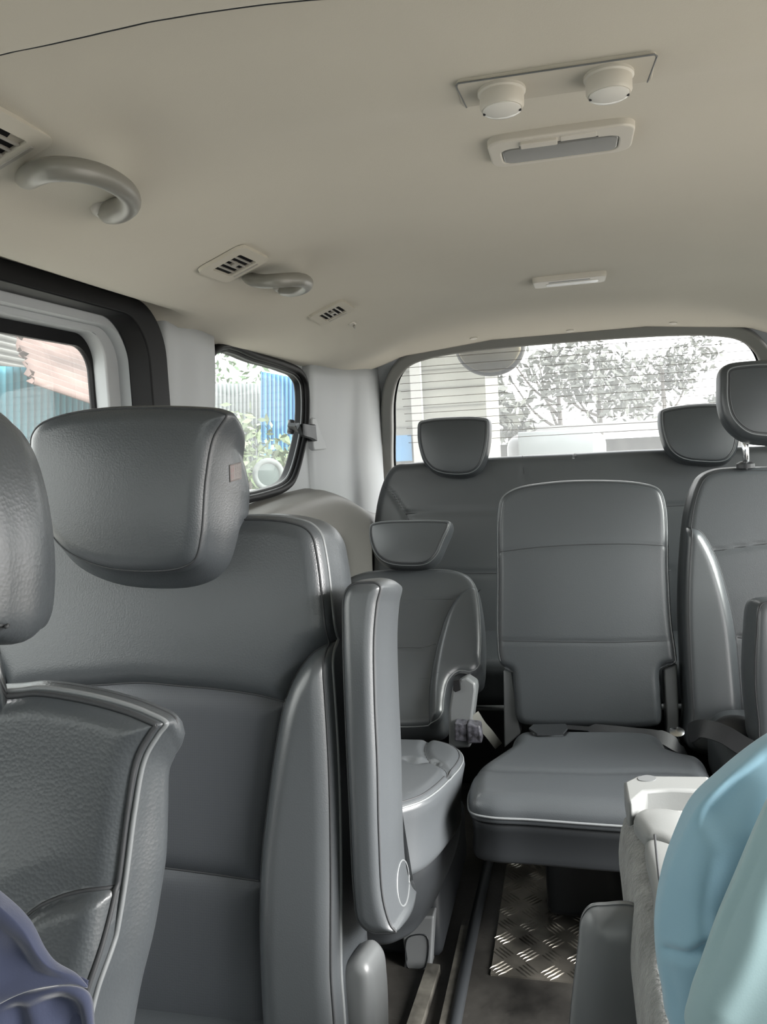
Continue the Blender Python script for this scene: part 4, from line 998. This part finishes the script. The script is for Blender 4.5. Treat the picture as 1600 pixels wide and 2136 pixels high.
for px in (1553, 1660):
    p0_, p1_ = P(px, 890, Y=2.03), P(px + 4, 985, Y=2.03)
    tube('headrest_post', [p0_, p1_], 0.0075, CHR, SE, seg=12, label='chrome headrest post'); lathe('post_sleeve', P(px + 2, 969, Y=2.03), (0, 0, 1), [(0.020, -0.008), (0.020, 0.002), (0.012, 0.007)], BLKP, SE, seg=20)
pad('seat_cushion', Pl((0.49, 1.66, 0.44), (1, 0, 0), (0, 1, 0)), rrect(-0.225, 0.225, -0.22, 0.21, 0.06, 6), 0.14, LEA, SE, r=0.04, ry=0.035, N=50, M=50, bulge=0.015, smoothed=False)
pad('base_shroud', Pl((0.49, 1.68, 0.31), (1, 0, 0), (0, 1, 0)), rrect(-0.20, 0.20, -0.20, 0.19, 0.05, 6), 0.31, DPLA, SE, r=0.02, N=30, M=30, smoothed=False)
# its raised armrest
pEa = lean((0.42, 1.62, 0.80), 8, yaw=4)
aE_ = pEa.locs([(1585, 1262), (1576, 1330), (1573, 1420), (1580, 1500), (1590, 1560), (1640, 1570), (1650, 1500), (1646, 1330), (1638, 1258), (1600, 1254)])
oEa, fEa, outEa = pad('armrest', pEa, aE_, 0.10, LEAD, SE, r=0.014, N=30, M=70, side=0.004)
I = inset(outEa, 0.003); tube('seam_piping', pEa.w(I[:, 0], I[:, 1], fEa(I[:, 0], I[:, 1])), 0.0018, SEAM, oEa, closed=True, seg=6)
# belts
nb = np.array([0, -1.0, 0.5])
b1 = smooth_open([P(1165, 1516, Y=1.83), P(1240, 1522, Y=1.80), P(1320, 1530, Y=1.80), P(1380, 1538, Y=1.80), P(1412, 1556, Y=1.80), P(1432, 1572, Y=1.82)], 6)
tag(ribbon('seat_belt', b1, (0, -0.6, 1), [0.012] * 6 + [0.03] * 12 + [0.036] * 13, 0.003, WEB), 'black lap belt lying across the back of the centre seat cushion', 'seat belt')
tag(lathe('belt_anchor', P(1412, 1528, Y=1.84), (0, -0.4, 1), [(0.016, -0.004), (0.016, 0.003), (0.009, 0.006)], CHR), 'small chrome belt anchor at the right rear corner of the centre seat', 'belt anchor')
b2 = smooth_open([P(1438, 1530, Y=1.66), P(1465, 1520, Y=1.62), P(1510, 1532, Y=1.58), P(1550, 1556, Y=1.55), P(1600, 1580, Y=1.52)], 6)
tag(ribbon('seat_belt', b2, (0, -1, 0.6), 0.036, 0.003, WEB), 'black lap belt crossing the lower part of the right window seat', 'seat belt')
bb = thing('seat_belt_buckle', P(1540, 1525, Y=1.62), 'dark shiny belt buckle pouch with chrome button on the right window seat', 'seat belt buckle')
pbb = lean(P(1540, 1525, Y=1.66), 30); pad('buckle_pouch', pbb, pbb.locs([(1480, 1520), (1490, 1505), (1520, 1490), (1550, 1492), (1575, 1510), (1585, 1545), (1550, 1555), (1510, 1545)]), 0.03, BLKP, bb, r=0.010, N=24, M=24, bulge=0.012)
lathe('release_button', P(1504, 1521, Y=1.635), (-0.3, -1, 0.3), [(0.007, -0.01), (0.007, 0.006), (0.004, 0.009)], CHR, bb, seg=16)

# ---- rear bench
SR = thing('rear_bench', (0.0, 2.55, 0.0), 'full width grey leather rear bench with two headrests below the rear window', 'bench seat')
pR = lean((0.0, 2.60, 0.55), 12)
lR = pR.locs([(775, 1200), (778, 1080), (790, 1020), (805, 985), (822, 968), (860, 962), (960, 955), (1090, 947), (1200, 942)])
outR = lR + [(-a + 0.02, b) for a, b in lR[::-1]]
outR = outR[:]
bot_b = -0.14; outR = [(lR[0][0], bot_b)] + outR + [(-lR[0][0] + 0.02, bot_b)]
split_x = pR.loc(1090, 960)[0]
sv = [(pR.loc(1089, 949)), (pR.loc(1094, 1000)), (pR.loc(1098, 1100)), (pR.loc(1100, 1300))]
sh = pR.locs([(845, 1072), (900, 1068), (1000, 1066), (1100, 1066), (1250, 1058), (1400, 1056)]) + [(0.55, pR.loc(1400, 1050)[1])]
sh2 = pR.locs([(880, 1192), (950, 1196), (1000, 1196), (1100, 1196), (1400, 1190)]); sd = pR.locs([(798, 1012), (818, 1030), (838, 1060), (850, 1078), (862, 1120), (880, 1192), (890, 1300)])
bR_, fR, ooR = pad('backrest', pR, outR, 0.11, LEAD, SR, r=0.03, bulge=0.006, bw=0.08, N=150, M=80, side=0.004, nosnap=True,
    grooves=[(np.array(sv), 0.005, 0.004), (smooth_open(sh), 0.006, 0.004), (smooth_open(sh2), 0.006, 0.004), (smooth_open(sd), 0.006, 0.004)])
for L in (sv, sh, sh2, sd): seam(pR, fR, L, bR_, 0.0014, lift=0)
pad('seat_cushion', Pl((0.0, 2.43, 0.435), (1, 0, 0), (0, 1, 0)), rrect(-0.62, 0.62, -0.21, 0.20, 0.05, 6), 0.13, LEA, SR, r=0.03, N=80, M=40, smoothed=False)
box('base_frame', (0, 2.50, 0.15), (1.10, 0.25, 0.28), BLKP, SR, bev=0.02)
tube('frame_bar', [P(960, 1477, Y=2.16), P(1060, 1477, Y=2.16), P(1440, 1474, Y=2.16)], 0.008, GPLA, SR)
for pts, aa in (([(869, 900), (872, 930), (884, 965), (905, 985), (945, 994), (985, 990), (1004, 975), (1016, 945), (1022, 895), (1019, 874), (1000, 869), (950, 868), (890, 873), (872, 880)], 0),
                ([(1376, 870), (1380, 905), (1394, 940), (1420, 960), (1470, 968), (1515, 965), (1535, 945), (1545, 905), (1547, 860), (1540, 843), (1500, 840), (1440, 842), (1390, 850), (1378, 856)], 1)):
    ph = lean((0, 2.64, 1.0), 8); o_, f_, u_ = headrest(SR, ph, ph.locs(pts), 0.085, r=0.016, seam_d=0.014, N=48, posts=False, second=True)

# ---- folded seat (lower right)
SF = thing('folded_seat', (0.20, 0.80, 0.0), 'seat folded flat into a pale tray with grey felt side, partly under the blue garment', 'folded seat')
zt = 0.655
pF = Pl((0.2, 0.8, zt), (1, 0, 0), (0, 1, 0))
def sl(pts, z=zt): return [tuple(P(px, py, Z=z)[:2]) for px, py in pts]
# slab of felt : top outline
fx0 = P(1292, 1690, Z=zt - 0.03)[0]; fy1 = P(1300, 1650, Z=zt)[1]
felt_top = [(fx0, fy1 - 0.02), (fx0 + 0.0, 0.35), (fx0 + 0.36, 0.35), (fx0 + 0.36, fy1), (fx0 + 0.03, fy1)]
loc = lambda L, z=zt: [(p[0] - 0.2, p[1] - 0.8) for p in L]
pad('felt_back', Pl((0.2, 0.8, zt - 0.012), (1, 0, 0), (0, 1, 0)), loc(felt_top), 0.11, FELT, SF, r=0.02, N=60, M=60, side=0.004, smoothed=False, bulge=0.004, label='grey felt covered side')
tray = sl([(1302, 1652), (1330, 1638), (1480, 1640), (1480, 1672), (1400, 1668), (1345, 1672), (1318, 1695), (1308, 1690)])
plate('tray', pF, loc(tray), 0.03, LPLA, parent=SF, bev=0.006, y0=-0.012, label='pale plastic tray rim')
ov = smooth_closed(loc(sl([(1332, 1644), (1350, 1639), (1368, 1643), (1366, 1650), (1350, 1652), (1334, 1650)])), 5)
plate('cup_recess', pF, [tuple(p) for p in ov], 0.002, GPLA, parent=SF, y0=-0.0127)
flap = sl([(1322, 1700), (1345, 1685), (1385, 1684), (1440, 1700), (1440, 1780), (1372, 1752), (1350, 1745), (1335, 1730)])
pad('padded_flap', pF, loc(flap), 0.02, LPLA, SF, r=0.01, ry=0.006, N=30, M=30, bulge=0.006)
strip = sl([(1352, 1748), (1385, 1752), (1440, 1790), (1440, 1990), (1372, 1930), (1362, 1850)])
pad('padded_strip', pF, loc(strip), 0.02, LPLA, SF, r=0.008, ry=0.005, N=30, M=30, bulge=0.004)
tube('zip', [np.append(np.array(p), zt + 0.009) for p in sl([(1366, 1760), (1372, 1820), (1380, 1890), (1390, 1960)])], 0.0011, SEAM, SF, seg=6)
pS = lean(P(1240, 2000, Y=0.72), 0, yaw=0)
pad('side_cover', pS, pS.locs([(1206, 1990), (1214, 1930), (1232, 1908), (1262, 1904), (1330, 1908), (1400, 1990), (1400, 2300), (1180, 2300), (1188, 2150)]), 0.03, GPLA, SF, r=0.030, ry=0.018, N=50, M=50, bulge=0.012, label='rounded satin grey plastic side cover')
box('pedestal', (0.27, 0.78, 0.18), (0.34, 0.46, 0.36), BLKP, SF, bev=0.02)  # pedestal made broad to shade the aisle floor
box('seat_cushion', (0.22, 0.78, 0.40), (0.34, 0.30, 0.24), LEA, SF, bev=0.04)

# ------------------------------------------------------------------ garments
GB = thing('blue_garment', (0.18, 0.48, 0.62), 'pale blue fabric garment filling the lower right corner over the folded seat', 'clothing')
pG = lean((0.17, 0.52, 0.75), 12, yaw=6)
g1 = pG.locs([(1700, 1490), (1640, 1520), (1575, 1560), (1500, 1620), (1440, 1678), (1404, 1750), (1374, 1840), (1359, 1940), (1362, 2020), (1374, 2090), (1392, 2170), (1500, 2260), (1750, 2260), (1800, 1900)])
pleat = pG.locs([(1364, 2002), (1395, 1990), (1432, 1980), (1460, 1960)]); f1 = pG.locs([(1510, 1640), (1480, 1720), (1500, 1790), (1490, 1880)])
pad('sleeve', pG, [(a + 0.006, b) for a, b in g1], 0.03, BLUE, GB, nosnap=True, r=0.030, ry=0.016, rb=0.008, bulge=0.020, bw=0.05, N=90, M=100, grooves=[(smooth_open(pleat), 0.0035, 0.007), (smooth_open(f1), 0.016, 0.006), (smooth_open(pG.locs([(1600, 1590), (1530, 1640), (1490, 1690)])), 0.010, 0.004), (smooth_open(pG.locs([(1400, 1800), (1410, 1880), (1400, 1940)])), 0.008, 0.003), (smooth_open(pG.locs([(1385, 2030), (1400, 2080), (1395, 2120)])), 0.006, 0.003), (smooth_open(pG.locs([(1470, 1760), (1440, 1850), (1430, 1960)])), 0.014, -0.006)])
pG2 = lean((0.19, 0.462, 0.75), 10, yaw=-5)
g2 = pG2.locs([(1720, 1540), (1640, 1575), (1598, 1600), (1565, 1655), (1530, 1730), (1488, 1830), (1450, 1920), (1418, 2010), (1394, 2080), (1386, 2150), (1500, 2280), (1780, 2280), (1820, 1900)])
fo = [[(1600, 1660), (1560, 1780), (1520, 1870), (1450, 1990)], [(1600, 1730), (1570, 1870), (1560, 1960), (1500, 2100)], [(1620, 1850), (1600, 1990), (1540, 2136)]]
pad('front_panel', pG2, [(a + 0.012, b) for a, b in g2], 0.02, BLUE2, GB, nosnap=True, r=0.012, ry=0.010, bulge=0.008, bw=0.04, N=90, M=100,
    grooves=[(smooth_open(pG2.locs(L)), 0.012, s_) for L, s_ in zip(fo, (0.007, -0.003, 0.001))] + [(smooth_open(pG2.locs([(1590, 1700), (1545, 1712), (1530, 1720)])), 0.006, 0.004)])
GN = thing('navy_garment', (-0.27, 0.26, 0.75), 'navy blue cloth sleeve with folded hem in the lower left corner', 'clothing')
pN = lean((-0.25, 0.27, 0.85), 10, yaw=18)
n2 = pN.locs([(-200, 1990), (-60, 2060), (60, 2062), (130, 2056), (170, 2066), (186, 2085), (192, 2136), (190, 2250), (0, 2300), (-260, 2300)])
pad('under_fold', pN, n2, 0.008, NAVY, GN, nosnap=True, backshift=(-0.012, -0.012), r=0.006, ry=0.004, bulge=0.008, bw=0.03, N=60, M=60,
    grooves=[(smooth_open(pN.locs(L)), 0.005, 0.006) for L in ([(95, 2085), (105, 2110), (130, 2150)], [(130, 2080), (150, 2110), (165, 2150)], [(40, 2100), (50, 2140), (60, 2180)])])
pN2 = lean((-0.25, 0.255, 0.85), 10, yaw=18)
n1 = pN2.locs([(-260, 1760), (-100, 1800), (0, 1866), (58, 1922), (92, 1985), (112, 2010), (158, 2038), (180, 2066), (150, 2054), (90, 2052), (40, 2066), (-40, 2110), (-240, 2200)])
pad('sleeve', pN2, n1, 0.004, NAVY, GN, nosnap=True, r=0.012, ry=0.002, bulge=0.010, bw=0.03, N=60, M=60, grooves=[(smooth_open(pN2.locs([(20, 1990), (70, 1985), (110, 2015)])), 0.008, 0.003), (smooth_open(pN2.locs([(-40, 1920), (20, 1960), (60, 2030)])), 0.010, 0.003)])

# ------------------------------------------------------------------ outside
box('ground', (0, 6, -0.80), (80, 80, 0.1), mat('dusty_ground', (0.30, 0.28, 0.25), 0.9, var=0.2, vscale=1), kind='structure')
def corr(name, c4, n_rib, amp, mt, label, cat, parent=None, ragged=0.0, th=0.004, ribdir='v'):
    """corrugated sheet on the bilinear patch c4 = TL, TR, BR, BL ; ribs run top to bottom ('v') or side to side ('h')"""
    c4 = [np.array(c) for c in c4]; nu = n_rib * 6 + 1 if ribdir == 'v' else 24; nv = 14 if ribdir == 'v' else n_rib * 6 + 1
    nn = np.cross(c4[1] - c4[0], c4[3] - c4[0]); nn /= np.linalg.norm(nn)
    V = []; 
    jag = rng.uniform(-1, 1, nu if ribdir == 'v' else nv)
    for i in range(nv):
        for j in range(nu):
            u, v = j / (nu - 1), i / (nv - 1)
            if ribdir == 'v': v2 = v if v < 1 else 1 + ragged * jag[j]; ph = u * n_rib; u2 = u
            else: u2 = u if u > 0 else ragged * jag[i] * 0.6; ph = v * n_rib; v2 = v
            p = (1 - v2) * ((1 - u2) * c4[0] + u2 * c4[1]) + v2 * ((1 - u2) * c4[3] + u2 * c4[2]); V.append(p + nn * amp * math.sin(2 * math.pi * ph))
    o = obj(name, V, [(i * nu + j, i * nu + j + 1, (i + 1) * nu + j + 1, (i + 1) * nu + j) for i in range(nv - 1) for j in range(nu - 1)], mt, parent, label=label if parent else None)
    md = o.modifiers.new('solid', 'SOLIDIFY'); md.thickness = th
    if parent is None: tag(o, label, cat)
    return o
TEAL = mat('teal_sheet', (0.018, 0.135, 0.175), 0.6, var=0.25, vscale=3, stretch=(1, 1, 0.2))
RUST = mat('rusty_roofing', (0.080, 0.052, 0.045), 0.8, var=0.5, vscale=2.5)
TIN = mat('pale_tin', (0.13, 0.145, 0.145), 0.6, var=0.2, vscale=2)
SKYB = mat('blue_sheet', (0.030, 0.125, 0.235), 0.6, var=0.12, vscale=3)
GREYR = mat('grey_roofing', (0.085, 0.083, 0.078), 0.85, var=0.3, vscale=3)
HYP = np.array
corr('corrugated_wall', [P(-160, 755, Y=4.3), P(215, 775, Y=6.0), P(215, 960, Y=6.0), P(-160, 1000, Y=4.3)], 26, 0.03, TEAL, 'teal corrugated sheet wall seen through the sliding door window', 'corrugated wall')
corr('rusty_roof', [P(25, 672, Y=5.6), P(330, 770, Y=6.6), P(330, 890, Y=5.2), P(68, 800, Y=4.4)], 11, 0.035, RUST, 'rusty corrugated roof sheet sloping above the teal wall', 'roof sheet', ragged=0.05, ribdir='h')
corr('grey_roof', [P(-120, 600, Y=6.6), P(330, 745, Y=7.6), P(330, 850, Y=7.0), P(-120, 790, Y=6.2)], 12, 0.03, GREYR, 'weathered grey corrugated roof behind the rusty sheet', 'roof sheet', ribdir='h')
corr('tin_wall', [P(380, 800, Y=7.5), P(565, 800, Y=8.5), P(565, 1130, Y=8.5), P(380, 1130, Y=7.5)], 22, 0.03, TIN, 'pale tin sheet wall behind the thin tree', 'corrugated wall')
corr('blue_wall', [P(545, 775, Y=7.6), P(680, 800, Y=8.2), P(680, 1050, Y=8.2), P(545, 990, Y=7.6)], 16, 0.03, SKYB, 'bright blue corrugated wall at the rear side of the quarter window', 'corrugated wall')

def tree(name, base, h, cr_r, label, n=500, leaf=0.10, col=(0.12, 0.20, 0.07), squash=1.0, trunk=0.05, lean_=0.0, group=None, crowns=5):
    rr = np.random.default_rng(abs(hash(label)) % 1000 if False else len(label) * 7 + int(h * 10))
    t = thing(name, base, label, 'tree', group)
    top = np.array(base) + np.array([lean_, 0, h * 0.75]); mid = (np.array(base) + top) / 2 + np.array([0.05 * h * 0.3, 0, 0])
    Vt = smooth_open([np.array(base), mid, top], 6)
    tube('trunk', Vt, np.linspace(trunk, trunk * 0.35, len(Vt)), bpy.data.materials.get('bark') or mat('bark', (0.11, 0.10, 0.09), 0.9), t, seg=8)
    for k in range(4):
        a = rr.uniform(0, 6.28); p = np.array(base) + np.array([lean_ * .5, 0, h * rr.uniform(0.35, 0.6)]); e = top + np.array([math.cos(a), math.sin(a), rr.uniform(-.2, .5)]) * cr_r * 0.7
        tube('branch', smooth_open([p, (p + e) / 2 + np.array([0, 0, -.05 * h]), e], 5), np.linspace(trunk * .5, trunk * .15, 11), bpy.data.materials['bark'], t, seg=6)
    cen = [top + rr.normal(0, 0.45, 3) * cr_r * np.array([1, 1, 0.7 * squash]) for _ in range(crowns)]
    V = []; Fc = []
    for i in range(n):
        c = cen[rr.integers(len(cen))]; d = rr.normal(0, 1, 3); d /= np.linalg.norm(d); p = c + d * cr_r * 0.55 * rr.uniform(0.3, 1.0) * np.array([1, 1, squash])
        a = rr.normal(0, 1, 3); a /= np.linalg.norm(a); b = np.cross(a, rr.normal(0, 1, 3)); b /= np.linalg.norm(b); L = leaf * rr.uniform(.6, 1.3)
        k = len(V); V += [p - a * L, p + b * L * .4, p + a * L, p - b * L * .4]; Fc.append((k, k + 1, k + 2, k + 3))
    key = 'leaf_%.2f_%.2f' % (col[0], col[1])
    obj('foliage', V, Fc, bpy.data.materials.get(key) or mat(key, col, 0.7, var=0.3, vscale=2), t, smooth=False)
    return t
bq = P(545, 1080, Y=6.8); tree('thin_tree', (bq[0], bq[1], -0.75), 2.2, 0.55, 'thin leaning tree with sparse leaves beyond the quarter window', n=700, leaf=0.05, col=(0.10, 0.13, 0.07), trunk=0.03, lean_=-0.1)
bq = P(455, 1050, Y=9.6); tree('bushy_tree', (bq[0], bq[1], -0.75), 3.0, 0.9, 'bushy green tree at the front edge of the quarter window', n=900, leaf=0.05, col=(0.08, 0.12, 0.07), trunk=0.03)
bq = P(660, 985, Y=7.2); tree('small_shrub', (bq[0], bq[1], -0.75), 1.0, 0.4, 'low shrub in front of the blue wall', n=350, leaf=0.05, col=(0.10, 0.14, 0.06), trunk=0.02)
# tyre leaning outside
tc_ = P(560, 990, Y=5.6); L = [(tc_ + 0.10 * np.array([math.cos(a) * 0.9, math.cos(a) * 0.3, math.sin(a)])) for a in np.linspace(0, 2 * math.pi, 32, endpoint=False)]
ty = thing('tyre', tc_, 'pale dusty tyre leaning at the bottom of the quarter window view', 'tyre')
tube('tyre_ring', L, 0.022, mat('dusty_rubber', (0.09, 0.098, 0.095), 0.8), ty, closed=True, seg=12)
lathe('wheel_disc', tc_, (0.3, -1, 0), [(0.09, -0.01), (0.09, 0.01), (0.02, 0.02)], mat('dusty_disc', (0.055, 0.07, 0.066), 0.7), ty)
box('concrete_ledge', (tc_[0], tc_[1] + 0.1, (tc_[2] - 0.13 - 0.75) / 2), (2.2, 0.9, tc_[2] - 0.13 + 0.75), mat('pale_concrete', (0.2, 0.21, 0.19), 0.8), bev=0.02)
tag(bpy.data.objects['concrete_ledge'], 'pale concrete ledge carrying the tyre outside the quarter window', 'ledge')
# behind the van
FAR = [(1010, 900, 20, 3.4, 1.2, 'first leafy tree right of the pale building'), (1165, 905, 26, 5.4, 2.0, 'tall palm topped tree in the middle of the rear window'), (1250, 905, 30, 5.2, 2.2, 'broad tree right of the tallest one behind the van'), (1385, 905, 36, 6.0, 2.0, 'round tree near the right headrest in the rear window'), (1478, 905, 40, 3.2, 1.2, 'tiny conical tree left of the raised headrest')]
for px, py, Y, h, r_, lb in FAR:
    b_ = P(px, py, Y=Y); tree('distant_tree', (b_[0], Y, -0.75), h * 0.9, r_, lb, n=900, leaf=0.16, col=(0.11, 0.115, 0.10), trunk=0.12, group='trees behind the van')
bw = P(900, 760, Y=11); bl = thing('building', (bw[0], 11, -0.75), 'pale tiled building at the left of the rear window view', 'building')
GRID = mat('pale_wall', (0.16, 0.16, 0.135), 0.8, var=0.1, vscale=3)
b0, b1_ = P(790, 1000, Y=11)[0], P(1035, 1000, Y=12)[0]
box('wall', ((b0 + b1_) / 2, 12.0, 1.35), (b1_ - b0, 2.0, 4.2), GRID, bl)
box('pillar', (P(868, 800, Y=10.9)[0], 10.9, 1.35), (0.14, 0.12, 4.2), mat('pillar_white', (0.24, 0.24, 0.22), 0.8), bl)
box('sign_panel', (P(838, 930, Y=10.9)[0], 10.9, P(838, 935, Y=10.9)[2]), (0.28, 0.05, 0.35), SKYB, bl)
for k in range(15): box('tile_line', ((b0 + b1_) / 2, 10.99, -0.5 + k * 0.25), (b1_ - b0, 0.02, 0.015), mat('grout', (0.12, 0.12, 0.10), 0.8) if k == 0 else bpy.data.materials['grout'], bl)
cv = P(1160, 925, Y=14); vv = thing('parked_van', (cv[0], 14, -0.75), 'pale parked van far behind, above the centre seat', 'vehicle')
VANM = mat('van_paint', (0.19, 0.19, 0.19), 0.4)
o = box('body', (cv[0], 14.6, 0.25), (1.6, 2.0, 1.6), VANM, vv, bev=0.2); box('windscreen', (cv[0], 13.58, cv[2] + 0.02), (1.2, 0.06, 0.40), mat('van_glass', (0.2, 0.22, 0.22), 0.2), vv, bev=0.02)
mk = P(1300, 900, Y=22); mo = thing('market_stall', (mk[0], 22, -0.75), 'long low pale awning roof behind the parked van', 'building')
box('awning', (P(1250, 880, Y=22)[0], 22, P(1250, 893, Y=22)[2]), (7.5, 2, 0.25), mat('awning', (0.24, 0.24, 0.24), 0.8), mo); box('stall_wall', (P(1250, 880, Y=22)[0], 22.5, 0.0), (7.0, 1.2, 1.6), GREYR, mo)
# outside mirror hanging above the rear glass
pm = lean(P(1020, 752, Y=3.10), -10); mr = thing('rear_view_mirror', pm.p0, 'round convex mirror mounted outside the top of the rear window', 'mirror')
mpts = pm.locs([(948, 705), (950, 738), (964, 762), (990, 780), (1025, 786), (1062, 776), (1086, 754), (1096, 725), (1094, 700), (1020, 690)])
pad('mirror_shell', pm, mpts, 0.05, mat('mirror_shell', (0.10, 0.098, 0.09), 0.5), mr, r=0.01, N=30, M=30)
mi = pm.locs([(955, 712), (958, 738), (972, 758), (996, 772), (1025, 776), (1056, 768), (1076, 750), (1086, 722), (1020, 712)])
pad('mirror_glass', Pl(pm.p0 - pm.ey * 0.014, pm.ex, pm.ez), mi, 0.01, mat('mirror_cream', (0.22, 0.19, 0.11), 0.4), mr, r=0.004, N=24, M=24, label='cream coloured mirror back')
